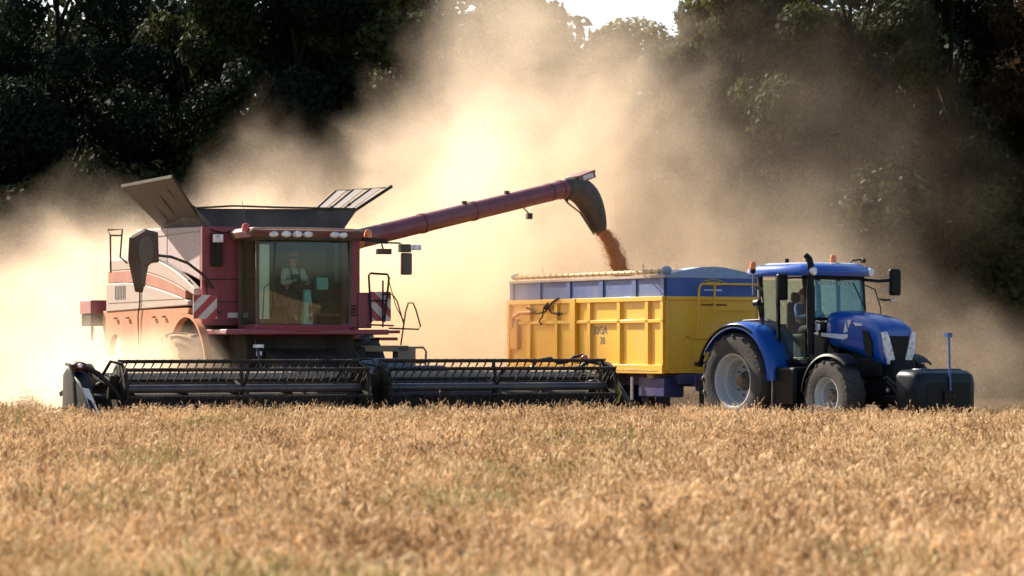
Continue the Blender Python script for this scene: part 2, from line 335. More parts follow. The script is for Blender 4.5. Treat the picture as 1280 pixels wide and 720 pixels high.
def bm_tube(bm, pts, rads, n=3):
    prev = None; x = None
    for i, p in enumerate(pts):
        p = Vector(p); d = (Vector(pts[min(i+1, len(pts)-1)]) - Vector(pts[max(i-1, 0)])).normalized()
        if x is None: x = d.cross(Vector((0.3, 0.9, 0.1))).normalized()
        else: x = (x - d * x.dot(d)).normalized()
        y = d.cross(x); ring = [bm.verts.new(p + (x*math.cos(2*math.pi*k/n) + y*math.sin(2*math.pi*k/n)) * rads[i]) for k in range(n)]
        if prev:
            for k in range(n): bm.faces.new([prev[k], prev[(k+1) % n], ring[(k+1) % n], ring[k]])
        prev = ring
def wheat_clump(rng, n, rad, h=0.61, hs=0.05, leaf=0.6):
    def fn(bm):
        for _ in range(n):
            a = rng.uniform(0, 6.283); r = rad * math.sqrt(rng.random()); x, y = r*math.cos(a), r*math.sin(a)
            hh = h + rng.gauss(0, hs); b = rng.uniform(0, 6.283); dx, dy = math.cos(b), math.sin(b); ln = rng.uniform(0.01, 0.07)
            top = Vector((x + dx*ln, y + dy*ln, hh))
            bm_tube(bm, [(x, y, 0.0), (x + dx*ln*0.3, y + dy*ln*0.3, hh*0.6), top], [0.0022, 0.002, 0.0016])
            # ear: nods over to a different degree for each stalk
            nod = rng.uniform(0.1, 1.9); L1 = rng.uniform(0.045, 0.075); p = top.copy(); pts = [p.copy()]; ang = 0.15
            for k in range(5):
                ang += nod / 5; p = p + Vector((dx*math.sin(ang), dy*math.sin(ang), math.cos(ang))) * L1 / 5; pts.append(p.copy())
            w0 = rng.uniform(0.0044, 0.0062)
            bm_tube(bm, pts, [w0*0.5, w0*1.0, w0*1.15, w0*1.1, w0*0.85, w0*0.25], 4)
            d = (pts[-1] - pts[-2]).normalized()
            for q in range(5):   # beard and spikelet tips
                s0 = pts[1 + q % 4]; side = Vector((rng.uniform(-1,1), rng.uniform(-1,1), rng.uniform(-1,1))) * 0.6
                dd = (d + side).normalized(); e = s0 + dd * rng.uniform(0.02, 0.05); u = dd.cross(Vector((0.2,0.5,0.8))).normalized() * 0.0016
                bm.faces.new([bm.verts.new(s0 - u), bm.verts.new(s0 + u), bm.verts.new(e)])
            if rng.random() < leaf:
                z0 = hh * rng.uniform(0.45, 0.8); c = rng.uniform(0, 6.283); lx, ly = math.cos(c), math.sin(c); px = Vector((x, y, z0)); wv = Vector((-ly, lx, 0)) * 0.0055
                last = [bm.verts.new(px - wv), bm.verts.new(px + wv)]; lt = rng.uniform(0.10, 0.2); pitch = rng.uniform(0.3, 1.1)
                for k in range(1, 4):
                    px = px + Vector((lx*math.cos(pitch), ly*math.cos(pitch), math.sin(pitch))) * lt / 3; pitch -= rng.uniform(0.5, 1.1)
                    cur = [bm.verts.new(px - wv*(1-k/3.3)), bm.verts.new(px + wv*(1-k/3.3))]; bm.faces.new([last[0], last[1], cur[1], cur[0]]); last = cur
    return fn
rng = random.Random(11)
cl = [wheat_clump(rng, 13, 0.17, 0.61, 0.045) for _ in range(9)] + [wheat_clump(rng, 12, 0.18, 0.58, 0.06) for _ in range(2)] + [wheat_clump(rng, 6, 0.15, 0.67, 0.03)]
near = [(-7, 8), (7, 8), (10.5, 30), (-10.5, 30)]
edge = [(-10.5, 30), (10.5, 30), (14.0, 42.5), (9.0, 43.6), (5.0, 45.2), (2.2, 47.6), (-2.8, 46.6), (-8.0, 46.6), (-8.5, 50.5), (-11, 53), (-16, 54), (-16, 45)]
wf = scatter_object('wheat_field', M['wheat'], [(near, 30), (edge, 26)], cl, None, tilt=0.13)
tag(wf, 'ripe golden wheat standing uncut in front of the machines', 'wheat', kind='stuff')
# a thin fringe of taller ears along the cut edge
cl2 = [wheat_clump(rng, 3, 0.12, 0.70, 0.07, 0.9) for _ in range(6)]
fr = scatter_object('loose_wheat_ears', M['wheat'], [([(-7.8, 45.9), (-2.8, 45.9), (2.2, 46.9), (5.0, 44.6), (9.0, 43.0), (14.0, 42.0), (14.0, 42.6), (9.0, 43.8), (5.0, 45.5), (2.2, 47.8), (-2.8, 46.8), (-7.8, 46.8)], 5)], cl2, None, tilt=0.22, seed=9)
tag(fr, 'taller bent ears sticking up along the cut edge of the crop', 'wheat', kind='stuff')
def stub_clump(rng):
    def fn(bm):
        for _ in range(14):
            x, y = rng.uniform(-.22,.22), rng.uniform(-.22,.22); h = rng.uniform(0.08, 0.2)
            bm_tube(bm, [(x,y,0), (x+rng.uniform(-.04,.04), y+rng.uniform(-.04,.04), h)], [0.003, 0.0028])
        for _ in range(4):
            x, y, a = rng.uniform(-.2,.2), rng.uniform(-.2,.2), rng.uniform(0,6.28)
            bm_tube(bm, [(x,y,.02), (x+.25*math.cos(a), y+.25*math.sin(a), rng.uniform(.03,.14))], [0.003, 0.003])
    return fn
sf = scatter_object('stubble', M['straw'], [([(-22, 54.3), (-11, 53.2), (-8.3, 50.4), (-7.8, 46.8), (2.2, 47.8), (5, 45.4), (14, 42.7), (24, 42.7), (24, 86), (-22, 86)], 5)], [stub_clump(rng) for _ in range(6)], None)
tag(sf, 'short cut straw stubble behind the standing crop', 'stubble', kind='stuff')

# ------------------------------------------------------------------ trees
def leaf_cloud(bm, rng, lobes, n, size):
    """Leaves sit mostly on the shells of overlapping lobes; two leaf triangles joined make one bent leaf spray."""
    wts = [l[3]*l[3] for l in lobes]
    for _ in range(n):
        cx, cy, cz, r = rng.choices(lobes, wts)[0]
        d = Vector((rng.gauss(0,1), rng.gauss(0,1), rng.gauss(0,1))).normalized()
        k = 1.04 - abs(rng.gauss(0, 0.30)) + (rng.random() < 0.15) * rng.uniform(0, 0.18)
        p = Vector((cx, cy, cz)) + Vector((d.x*r, d.y*r, d.z*r*0.82)) * k
        s = size * rng.uniform(0.5, 1.25)
        nrm = (d + Vector((rng.gauss(0,.6), rng.gauss(0,.6), rng.gauss(0,.6)))).normalized()
        u = nrm.cross(Vector((rng.random(), rng.random(), rng.random()))).normalized() * s; v = nrm.cross(u).normalized() * s * rng.uniform(0.45, 0.9)
        bm.faces.new([bm.verts.new(p - u), bm.verts.new(p - v*0.7 + u*0.1), bm.verts.new(p + u), bm.verts.new(p + v)])
def crown_lobes(rng, H, Rr, base, n=44):
    L_ = []
    for i in range(n):
        t = rng.random(); z = base + (H - base) * (0.05 + 0.9 * t); prof = math.sin(math.pi * min(1, 0.18 + 0.78 * t)) ** 0.7
        a = rng.uniform(0, 6.283); rr = Rr * prof * rng.uniform(0.35, 0.85)
        r = Rr * rng.uniform(0.16, 0.36) * (1.15 - 0.5 * t); L_.append((rr*math.cos(a), rr*math.sin(a), min(z, H - r*0.75), r))
    L_.append((0, 0, H - Rr*0.3, Rr*0.32)); return L_
def make_tree(seed, H, Rr, base, m, nleaf):
    rng = random.Random(seed); root = empty('tree')
    lb = crown_lobes(rng, H, Rr, base)
    tr = MB(); tr.path([(0,0,-.1),(0.05,0,1.2),(-.1,.1,H*.35),(.1,-.05,H*.62),(0,0,H*.9)], [.30,.22,.17,.10,.03], 9)
    for cx, cy, cz, r in lb[:12]:
        z0 = max(base*0.8, cz - Rr*0.55); tr.path([(0,0,min(z0, H*.8)), (cx*.4, cy*.4, (z0+cz)/2 + .2), (cx*.7, cy*.7, cz)], [.08,.05,.015], 5)
    tr.build('trunk', M['bark'], root)
    c = MB(); leaf_cloud(c.bm, rng, lb, nleaf, 0.105)
    me = bpy.data.meshes.new('crown'); c.bm.to_mesh(me); c.bm.free(); me.materials.append(m)
    o = bpy.data.objects.new('crown', me); COL.objects.link(o); o.parent = root
    return root
def copy_tree(r0, name=None):
    r = r0.copy(); COL.objects.link(r)
    for ch in r0.children:
        c = ch.copy(); COL.objects.link(c); c.parent = r
        for g2 in ch.children:
            d = g2.copy(); COL.objects.link(d); d.parent = c
    return r
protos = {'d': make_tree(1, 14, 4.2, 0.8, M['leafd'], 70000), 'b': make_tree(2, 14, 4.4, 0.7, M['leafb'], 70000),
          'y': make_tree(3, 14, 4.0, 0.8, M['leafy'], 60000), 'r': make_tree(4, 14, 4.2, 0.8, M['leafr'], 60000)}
used = set()
TREES = [  # x, y, height, crown scale, kind, rotation, label
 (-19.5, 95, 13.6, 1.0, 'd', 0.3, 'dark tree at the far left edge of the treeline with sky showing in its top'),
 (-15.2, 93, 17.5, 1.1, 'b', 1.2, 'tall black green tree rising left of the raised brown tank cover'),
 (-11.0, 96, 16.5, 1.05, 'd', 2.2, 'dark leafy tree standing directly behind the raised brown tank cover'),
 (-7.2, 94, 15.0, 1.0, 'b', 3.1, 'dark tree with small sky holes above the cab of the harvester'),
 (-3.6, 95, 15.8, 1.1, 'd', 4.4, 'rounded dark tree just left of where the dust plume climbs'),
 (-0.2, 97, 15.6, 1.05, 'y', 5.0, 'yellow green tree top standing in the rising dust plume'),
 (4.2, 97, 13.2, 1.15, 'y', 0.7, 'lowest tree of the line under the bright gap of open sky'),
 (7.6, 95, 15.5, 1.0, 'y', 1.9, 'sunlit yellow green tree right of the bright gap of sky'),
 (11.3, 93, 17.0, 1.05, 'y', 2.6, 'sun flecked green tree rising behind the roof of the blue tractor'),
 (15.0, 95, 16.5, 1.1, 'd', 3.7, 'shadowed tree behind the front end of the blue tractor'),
 (18.8, 92, 16.0, 1.05, 'r', 4.9, 'tree tinted with brown haze at the far right edge of the treeline')]
for x, y, H, s, k, rz, lab in TREES:
    o = protos[k] if k not in used else copy_tree(protos[k])
    used.add(k); o.location = (x, y, 0); o.rotation_euler = (0, 0, rz); o.scale = (s, s, H / 14)
    tag(o, lab, 'tree', 'trees along the edge of the wood')
# the wood behind them reads as one mass, and so does the scrub at their feet
rng = random.Random(21); bm = bmesh.new()
lobes = []
for i in range(420):
    x = rng.uniform(-24, 24); top = 15.5 if not (1.6 < x < 6.8) else 11.2
    if -6.5 < x < -3: top = 15.4
    elif -3 <= x <= 1.2: top = 15.4
    z = rng.uniform(1.0, top - 1.2); lobes.append((x, rng.uniform(103, 108), z, rng.uniform(1.6, 2.6)))
leaf_cloud(bm, rng, lobes, 190000, 0.26)
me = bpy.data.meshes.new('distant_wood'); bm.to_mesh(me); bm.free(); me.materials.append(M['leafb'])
tag(COL.objects.link(bpy.data.objects.new('distant_wood', me)) or bpy.data.objects['distant_wood'], 'dark mass of wood filling the gaps behind the treeline', 'wood', kind='stuff')
bm = bmesh.new(); lobes = [(rng.uniform(-24, 24), rng.uniform(87.5, 91.5), rng.uniform(0.2, 6.6), rng.uniform(0.9, 1.9)) for _ in range(200)] + [(-25 + .5*i + rng.uniform(-.3,.3), rng.uniform(88, 91), .35, rng.uniform(.8, 1.2)) for i in range(101)]
leaf_cloud(bm, rng, lobes, 160000, 0.13)
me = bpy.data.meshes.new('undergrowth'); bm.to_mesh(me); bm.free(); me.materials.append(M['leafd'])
ug = bpy.data.objects.new('undergrowth', me); COL.objects.link(ug); tag(ug, 'low dark scrub along the foot of the treeline', 'scrub', kind='stuff')

# ------------------------------------------------------------------ wheels
def tyre_mesh(mb, R0, W, lugs, c, rimr):
    h = W / 2
    mb.lathe([(rimr, -h*.78), (rimr*1.06, -h*.92), ((R0+rimr)/2, -h*1.02), (R0*.93, -h*.93), (R0*.965, -h*.72), (R0*.975, 0), (R0*.965, h*.72), (R0*.93, h*.93), ((R0+rimr)/2, h*1.02), (rimr*1.06, h*.92), (rimr, h*.78)], c, 'y', 56)
    for side in (-1, 1):
        for k in range(lugs):
            a0 = 2*math.pi*(k + (0.5 if side > 0 else 0)) / lugs; rings = []
            for t in (0, .33, .66, 1.0):
                y = side * h * (0.02 + 0.99 * t); a = a0 - side * 0 + t * 0.26 + 0.02*t*t; rb = R0*.955 if t < .9 else R0*.90; rt = R0 if t < .9 else R0*.955
                wv = 0.055 * (1 + .2*t) / R0 * 0.55
                rings.append([(c[0]+rb*math.cos(a-wv), c[1]+y, c[2]+rb*math.sin(a-wv)), (c[0]+rt*math.cos(a-wv*.7), c[1]+y, c[2]+rt*math.sin(a-wv*.7)),
                              (c[0]+rt*math.cos(a+wv*.7), c[1]+y, c[2]+rt*math.sin(a+wv*.7)), (c[0]+rb*math.cos(a+wv), c[1]+y, c[2]+rb*math.sin(a+wv))])
            mb.loft(rings)
def wheel(parent, x, y, R0, W, rimr, side, lugs, mt, mr, dish=0.5, steer=0.0, mh=None):
    w_ = empty('wheel', (x, y, R0), steer, parent)
    t = MB(); tyre_mesh(t, R0, W, lugs, (0,0,0), rimr); t.build('tyre', mt, w_, smooth=35)
    h = W/2; s = side    # side: outward direction
    r = MB(); r.lathe([(rimr*1.03, s*h*.88), (rimr*.97, s*h*.86), (rimr*.93, s*h*.70), (rimr*.90, s*h*(.7-dish)), (rimr*.80, s*h*(.6-dish)), (rimr*.74, -s*h*dish), (rimr*.34, -s*h*dish), (rimr*.30, -s*h*(dish-.1))], (0,0,0), 'y', 48)
    r.lathe([(rimr*1.0, -s*h*.85), (rimr*.9, -s*h*.5), (rimr*.9, s*h*(.7-dish))], (0,0,0), 'y', 40)
    r.build('rim', mr, w_)
    b = MB(); b.lathe([(rimr*.36, -s*h*dish), (rimr*.36, s*h*(.18-dish)), (rimr*.26, s*h*(.3-dish)), (rimr*.20, s*h*(.75-dish)), (rimr*.14, s*h*(.80-dish)), (0.001, s*h*(.80-dish))], (0,0,0), 'y', 20)
    for k in range(10):
        a = k*2*math.pi/10; p = Vector((rimr*.55*math.cos(a), -s*h*(dish-.02), rimr*.55*math.sin(a))); b.tube(p, p + Vector((0, s*.04, 0)), .022, n=6)
    b.build('hub', mh or M['hub'], w_)
    return w_

def seated_person(root, c, m_top, m_over, facing=0, cap=None, arms=True):
    """One continuous skinned body, seated, hands forward on a wheel. c = seat point; +X = forward."""
    sk = {'pelvis': ((0,0,.10), .15), 'belly': ((.02,0,.30), .145), 'chest': ((.03,0,.50), .155), 'neck0': ((.03,0,.62), .075), 'neck': ((.045,0,.70), .055), 'head': ((.06,0,.79), .085), 'crown': ((.055,0,.89), .085)}
    edges = [('pelvis','belly'),('belly','chest'),('chest','neck0'),('neck0','neck'),('neck','head'),('head','crown')]
    for s, n in ((-1,'l'),(1,'r')):
        sk.update({'sh'+n: ((.03,s*.18,.58), .07), 'el'+n: ((.16,s*.25,.34), .047), 'wr'+n: ((.42,s*.15,.38), .030), 'ha'+n: ((.49,s*.13,.40), .034), 'fi'+n: ((.54,s*.11,.39), .018), 'th'+n: ((.50,s*.09,.43), .012),
                   'hip'+n: ((.06,s*.10,.08), .10), 'kn'+n: ((.48,s*.15,.12), .072), 'an'+n: ((.56,s*.15,-.30), .045), 'to'+n: ((.72,s*.16,-.36), .035)})
        edges += [('chest','sh'+n),('sh'+n,'el'+n),('el'+n,'wr'+n),('wr'+n,'ha'+n),('ha'+n,'fi'+n),('ha'+n,'th'+n),('pelvis','hip'+n),('hip'+n,'kn'+n),('kn'+n,'an'+n),('an'+n,'to'+n)]
    def skin(name, keys, m, grow, parent):
        ks = [k for k in sk if k in keys]; me = bpy.data.meshes.new(name)
        me.from_pydata([sk[k][0] for k in ks], [(ks.index(a), ks.index(b)) for a, b in edges if a in ks and b in ks], [])
        o = bpy.data.objects.new(name, me); COL.objects.link(o)
        md = o.modifiers.new('skin', 'SKIN'); md.use_smooth_shade = True
        for i, k in enumerate(ks):
            v = me.skin_vertices[0].data[i]; v.radius = (sk[k][1] + grow, sk[k][1] + grow); v.use_root = (i == 0)
        o.modifiers.new('sub', 'SUBSURF').levels = 2; o.modifiers['sub'].render_levels = 2
        me.materials.append(m); o.parent = parent
        return o
    root.location = c
    body = skin('body', list(sk), M['skin'], 0, root)
    skin('shirt', [k for k in sk if k[:2] in ('sh','el','wr') or k in ('belly','chest','neck0')], m_top, 0.012, root)
    skin('overalls', [k for k in sk if k[:3] in ('hip','kn','knl','knr') or k[:2] in ('kn','an') or k in ('pelvis','belly')], m_over, 0.02, root)
    bib = MB(); bib.loft([[(.175,-.12,.22),(.175,.12,.22),(.12,.13,.22),(.12,-.13,.22)], [(.20,-.10,.52),(.20,.10,.52),(.17,.10,.52),(.17,-.10,.52)]])
    for s in (-1,1): bib.path([(.20,s*.08,.52),(.16,s*.09,.60),(.04,s*.10,.655),(-.08,s*.09,.60),(-.13,s*.06,.40)], .017, 6)
    bib.build('bib', m_over, root, bevel=.008)
    f = MB(); f.ball((.14,0,.81), .02, 2, (1,.8,1.4)); f.build('nose', M['skin'], root)
    f = MB(); f.ball((.132,0,.765), .02, 2, (.5,1.2,.35)); f.build('mouth', M['redlamp'], root)
    for s in (-1,1):
        f = MB(); f.ball((.055, s*.088, .815), .022, 2, (.7,.45,1.3)); f.build('ear', M['skin'], root)
        f = MB(); f.ball((.130, s*.032, .84), .012, 2); f.build('eye', M['hair'], root)
    h = MB(); h.ball((.045,0,.87), .105, 3, (1.0,.92,.85)); h.build('hair', M['hair'], root)
    if cap:
        k = MB(); k.ball((.05,0,.90), .108, 3, (1.0,.94,.75)); k.loft([[(.10,-.08,.90),(.10,.08,.90),(.10,.08,.915),(.10,-.08,.915)], [(.22,-.05,.885),(.22,.05,.885),(.22,.05,.895),(.22,-.05,.895)]]); k.build('cap', cap, root)
    return root

# ================================================================== COMBINE HARVESTER
TH = 24
C = empty('combine_harvester', (-4.0, 53.9, 0), R(TH - 90))
tag(C, 'dusty red combine harvester unloading grain while cutting the standing wheat', 'combine')
# side panels on the near side (local -Y)
sd_ = -1.66
p = MB(); p.prism([(-5.75,3.28),(-5.75,4.16),(-1.36,4.06),(-1.36,3.0),(-2.2,3.15),(-3.4,3.26)], 'y', sd_, 1.64); p.build('grain_tank', M['cpale'], C, .03, label='pale dusty side of the grain tank')
def band(zf0, zf1, x0, x1, y, n=16, th=.06):
    r0 = []
    pts = [(x0 + (x1-x0)*i/n) for i in range(n+1)]
    poly = [(x, zf0(x)) for x in pts] + [(x, zf1(x)) for x in reversed(pts)]
    return poly
def arc_top(x):      # the curved upper edge of the side cowling, falling to the front
    t = max(0, (x + 5.4) / 4.0); return 3.56 - 0.72 * t**2.0
def mid1(x):
    t = max(0, (x + 6.4) / 5.0); return 3.32 - 0.62 * t**1.9
def mid2(x): 
    t = max(0, (x + 6.4) / 5.0); return 3.06 - 0.5 * t**1.6
def mid3(x): return 2.50 + 0.012 * (x + 4)
xr = lambda z: -7.55 - 0.0*z
b0 = MB(); b0.prism(band(lambda x: mid1(x)+.004, arc_top, -7.45, -1.42, 0), 'y', sd_-.10, sd_+.05); b0.build('upper_cowl', M['csilver'], C, .02)
b1 = MB(); b1.prism(band(lambda x: mid2(x)+.004, mid1, -7.5, -1.95, 0), 'y', sd_-.11, sd_+.05); b1.build('red_stripe_panel', M['credd'], C, .015, label='dusty red stripe along the harvester side, haze in its tint')
b2 = MB(); b2.prism(band(mid3, mid2, -7.6, -1.75, 0), 'y', sd_-.12, sd_+.05); b2.build('silver_side_panel', M['csilver'], C, .02)
for k in range(9): pass
lv = MB()
for k in range(7): lv.box(-6.9 + .12*k, -6.86 + .12*k, sd_-.135, sd_-.12, 2.72, 3.0)
lv.build('louvre', M['steel'], C)
# lower panel with the two wheel arches cut out
def arc(cx, cz, r, a0, a1, n=14): return [(cx + r*math.cos(R(a0+(a1-a0)*i/n)), cz + r*math.sin(R(a0+(a1-a0)*i/n))) for i in range(n+1)]
low = [(-7.9,2.48),(-7.95,2.2),(-7.75,1.75),(-7.45,1.5)] + arc(-6.95,1.45,.52,170,5) + [(-6.2,1.25),(-3.6,1.15)] + arc(-1.95,.98,1.38,172,85) + [(-1.75,2.48)]
b3 = MB(); b3.prism(low, 'y', sd_-.10, sd_+.03); b3.build('lower_side_panel', M['corange'], C, .02, label='dusty lower side panel with wheel arches, haze in its colour')
for u_ in (-6.9,-6.0,-4.1,-3.4):
    q = MB(); q.box(u_, u_+.16, sd_-.155, sd_-.12, 2.30, 2.335); q.build('panel_latch', M['dblack'], C, .004)
q = MB(); q.box(-7.4,-5.12,sd_-.128,sd_-.12,2.64,2.655); q.box(-5.05,-2.0,sd_-.128,sd_-.12,2.66,2.672); q.build('panel_groove', M['beam'], b2 if False else C)
q = MB(); q.box(-3.55,-3.53,sd_-.008,sd_+.0,3.32,4.08); q.box(-5.7,-1.4,sd_-.010,sd_+.0,3.96,3.975); q.build('tank_seam', M['beam'], C)
sm = MB(); sm.path([(-5.0,sd_-.135,3.5),(-5.0,sd_-.14,2.6),(-5.12,sd_-.14,2.35),(-5.1,sd_-.12,1.4)], .014, 6); sm.path([(-5.7,sd_-.06,3.60)]+[(-5.4+.4*i, sd_-.08, arc_top(-5.4+.4*i)+.035) for i in range(10)], .022, 6); sm.build('cowl_trim', M['dblack'], C)
fa = MB(); fa.lathe([(1.30,-.02),(1.36,-.02),(1.36,.12),(1.30,.12)], (-1.95,-1.75,1.0), 'y', 26, R(18), R(172)); fa.build('wheel_arch', M['corange'], C)  # orange here imitates the dust-lit glow inside the arch
core = MB(); core.box(-7.4,-1.4,-1.5,1.5,1.3,3.3); core.box(-5.5,-1.5,-1.45,1.45,3.2,3.9); core.build('body_core', M['dblack'], C, .04)
bu = MB(); bu.box(-8.9,-7.9,-1.55,1.5,2.33,2.66); bu.build('rear_bumper', M['cred'], C, .03)
bl = MB(); bl.box(-9.1,-8.2,-1.95,-1.5,2.42,2.72); bl.build('rear_light_carrier', M['cred'], C, .02)
bl = MB(); bl.box(-9.05,-8.25,-1.93,-1.55,2.16,2.42); bl.tube((-8.8,-1.75,2.16),(-8.8,-1.75,1.85),.035); bl.build('rear_lamp_cluster', M['dblack'], C, .02)
fsd = MB(); fsd.prism([(-7.3,1.6),(-7.6,2.2),(-7.6,3.3),(-5.7,3.5),(-1.4,3.4),(-1.4,1.6)], 'y', 1.52, 1.66); fsd.build('far_side_panel', M['credd'], C, .02)
# front-facing purple-red bulkhead left of the cab, and the narrow strip right of it
fp = MB(); fp.box(-1.36,-1.22,-1.66,-.88,2.12,4.06); fp.build('front_bulkhead', M['cred'], C, .02)
fp = MB(); fp.box(-.75,-.55,.97,1.36,2.08,3.80); fp.box(-.75,-.53,1.30,1.60,2.08,2.78); fp.build('side_bulkhead', M['cred'], C, .02)
for z in (3.02, 2.58): sx = MB(); sx.box(-1.222,-1.208,-1.60,-.92,z,z+.018); sx.build('bulkhead_seam', M['dblack'], C)
sx = MB(); sx.path([(-1.2,-1.52,4.0),(-1.18,-1.25,3.93),(-1.18,-1.0,3.98)],.014,6); sx.build('bulkhead_cable', M['dblack'], C)
sx = MB(); sx.path([(-1.2,-1.6,3.0),(-1.18,-1.55,2.6),(-1.18,-1.3,2.35)],.014,6)
sx.build('bulkhead_cable', M['dblack'], C); sx = MB()
for k in range(4): sx.box(-.55,-.525,1.02,1.28,2.32+.06*k,2.35+.06*k)
sx.build('vent_slot', M['dblack'], C)
lb_ = MB(); lb_.box(-1.22,-1.10,-1.50,-1.28,3.28,3.92); lb_.build('breather_box', M['dblack'], C, .02)
lb_ = MB(); lb_.box(-1.10,-1.04,-1.49,-1.29,3.74,3.9); lb_.build('marker_lamp', M['lamp'], C, .01)
lb_ = MB(); lb_.box(-1.22,-1.18,-1.14,-.94,2.28,2.38); lb_.build('number_plate', M['white'], C)
# tank extension and covers
te = MB(); te.loft([[(-1.25,-1.42,4.05),(-1.25,1.28,4.05),(-4.9,1.28,4.05),(-4.9,-1.42,4.05)], [(-1.65,-1.66,4.42),(-1.6,-.8,4.50),(-1.65,1.66,4.47),(-5.1,1.66,4.47)][:1] + [(-1.6,1.7,4.47),(-5.1,1.7,4.47),(-4.55,-1.44,4.28)]], caps=False)
te.loft([[(-1.28,-1.38,4.05),(-1.28,1.24,4.05),(-4.87,1.24,4.05),(-4.87,-1.38,4.05)], [(-1.69,-1.62,4.42),(-1.64,1.66,4.47),(-5.06,1.66,4.47),(-4.5,-1.40,4.28)]], caps=False)
te.path([(-1.65,-1.66,4.43),(-1.62,-.9,4.485),(-1.6,0,4.475),(-1.6,1.7,4.475)], .022, 6); te.build('tank_extension', M['tank'], C)
def slab(name, a, b, c, d, th, m, parent):
    a, b, c, d = map(Vector, (a, b, c, d)); n = (b-a).cross(d-a).normalized() * th
    q = MB(); q.hexa([a, b, c, d, a+n, b+n, c+n, d+n]); return q.build(name, m, parent, .008)
A_, B_, Cc, D_ = (-4.75,-1.36,4.15), (-1.9,-1.40,4.12), (-1.35,-2.22,5.02), (-4.3,-2.38,4.98)
fl = slab('tank_cover', A_, B_, Cc, D_, .03, M['flap'], C); fl['label'] = 'brown raised tank cover with ribs on the left side'
rb = MB()
for t in (0, .27, .52, .76, 1): rb.bar(Vector(A_).lerp(Vector(B_), t), Vector(D_).lerp(Vector(Cc), t), .025, .015)
rb.bar(D_, Cc, .05, .06); rb.build('cover_rib', M['tank'], fl)
gs = MB(); gs.poly([(-2.08,-1.38,4.10),(-1.66,-1.62,4.44),(-1.75,-1.7,4.5)]); gs.poly([(-2.08,-1.38,4.10),(-1.35,-1.38,4.08),(-1.66,-1.62,4.44)]); gs.build('cover_gusset', M['flap'], C)
A2, B2, C2, D2 = Vector((-4.5,1.42,4.2)), Vector((-1.62,1.45,4.32)), Vector((-1.75,2.45,4.93)), Vector((-4.6,2.35,5.0))
rt = MB()
for t in (0, .33, .66): rt.bar(A2.lerp(B2, t), D2.lerp(C2, t), .045, .045)
rt.bar(B2, C2 + (C2-B2)*.05, .06, .06); rt.bar(D2, C2, .03, .03); rt.bar(A2, B2, .05, .05)
fr_ = rt.build('tank_cover', M['dblack'], C); fr_['label'] = 'framed raised tank cover with pale mesh panels on the right side'
pm = MB(); 
for t in (0, .33, .66): 
    a, b, c, d = A2.lerp(B2, t+.05), A2.lerp(B2, t+.22), D2.lerp(C2, t+.22), D2.lerp(C2, t+.05); pm.hexa([a, b, c, d] + [v + Vector((0,.0,.012)) for v in (a,b,c,d)])
pm.build('mesh_panel', mat('lilac grey mesh', (.07,.06,.062), .8), fr_)
for t in (.36, .7): 
    q = MB(); v = A2.lerp(B2, t).lerp(D2.lerp(C2, t), .45); q.ball(v, .06, 2); q.build('latch', M['dblack'], fr_)
# cab
def cabring(z, f, y, back=-1.12, bul=.10, n=9):
    ring = [(back, -y, z)] + [(f + bul*math.cos(math.pi*(i/(n-1)-.5)) - .06*abs(2*i/(n-1)-1)**3, -y + 2*y*i/(n-1), z) for i in range(n)] + [(back, y, z)]
    return ring
cf = MB(); cf.loft([cabring(1.92,-.16,.90), cabring(2.0,.06,.95), cabring(2.145,.08,.97)]); cf.build('cab_sill', M['cred'], C, .02)
gl = MB(); lo_, hi_ = cabring(2.15,.0,.93), cabring(3.78,.02,.95)
gl.loft([lo_[1:-1], cabring(2.9,.07,.94)[1:-1], hi_[1:-1]], closed=False); gl.build('windscreen', M['cglass'], C, smooth=60)
for s in (-1, 1):
    q = MB(); q.bar((-1.05,s*.92,2.1),(-1.05,s*.93,3.8),.12,.08,(1,0,0)); q.build('rear_pillar', M['black'], C, .01)
    q = MB(); q.box(-.98,-.06,s*.935-.006,s*.935+.006,2.18,3.76); q.build('side_window', M['cglass'], C)
    q = MB(); q.bar((-.04,s*.93,2.12),(-.02,s*.95,3.8),.06,.06,(1,0,0)); q.build('cab_pillar', M['black'], C, .01)
q = MB(); q.box(-1.16,-1.10,-.86,.92,2.1,3.78); q.box(-1.1,-.02,-.9,.9,2.08,2.13); q.box(-1.1,-.05,-.9,.9,3.74,3.80); q.build('cab_lining', M['trim'], C)
q = MB(); q.box(-1.095,-1.08,-.82,.86,2.5,3.6); q.build('rear_lining_panel', mat('olive rear lining', (0.16,0.13,0.06), 0.8), C)
q = MB(); q.loft([[(x, y, 3.80) for x, y in ((-1.3,-1.1),(.16,-1.12),(.28,-.8),(.34,0),(.28,.8),(.16,1.12),(-1.3,1.1))], [(x, y, 3.93) for x, y in ((-1.3,-1.14),(.20,-1.16),(.33,-.85),(.40,0),(.33,.85),(.20,1.16),(-1.3,1.14))],
                  [(x, y, 4.0) for x, y in ((-1.25,-1.05),(.1,-1.05),(.2,-.8),(.26,0),(.2,.8),(.1,1.05),(-1.25,1.05))]]); roof = q.build('cab_roof', mat('dark maroon roof paint', (.10,.012,.022), .45, dust=.12), C, .02)
q = MB(); q.path([(.19,-1.12,3.965),(.30,-.85,3.98),(.375,0,3.985),(.30,.85,3.975),(.19,1.12,3.96)], .022, 6); q.build('roof_edge', M['csilver'], roof)
q = MB(); q.path([(.10,-1.1,3.79),(.27,-.8,3.79),(.33,0,3.79),(.27,.8,3.79),(.10,1.1,3.79)], .035, 6); q.build('roof_lip', M['tank'], roof)
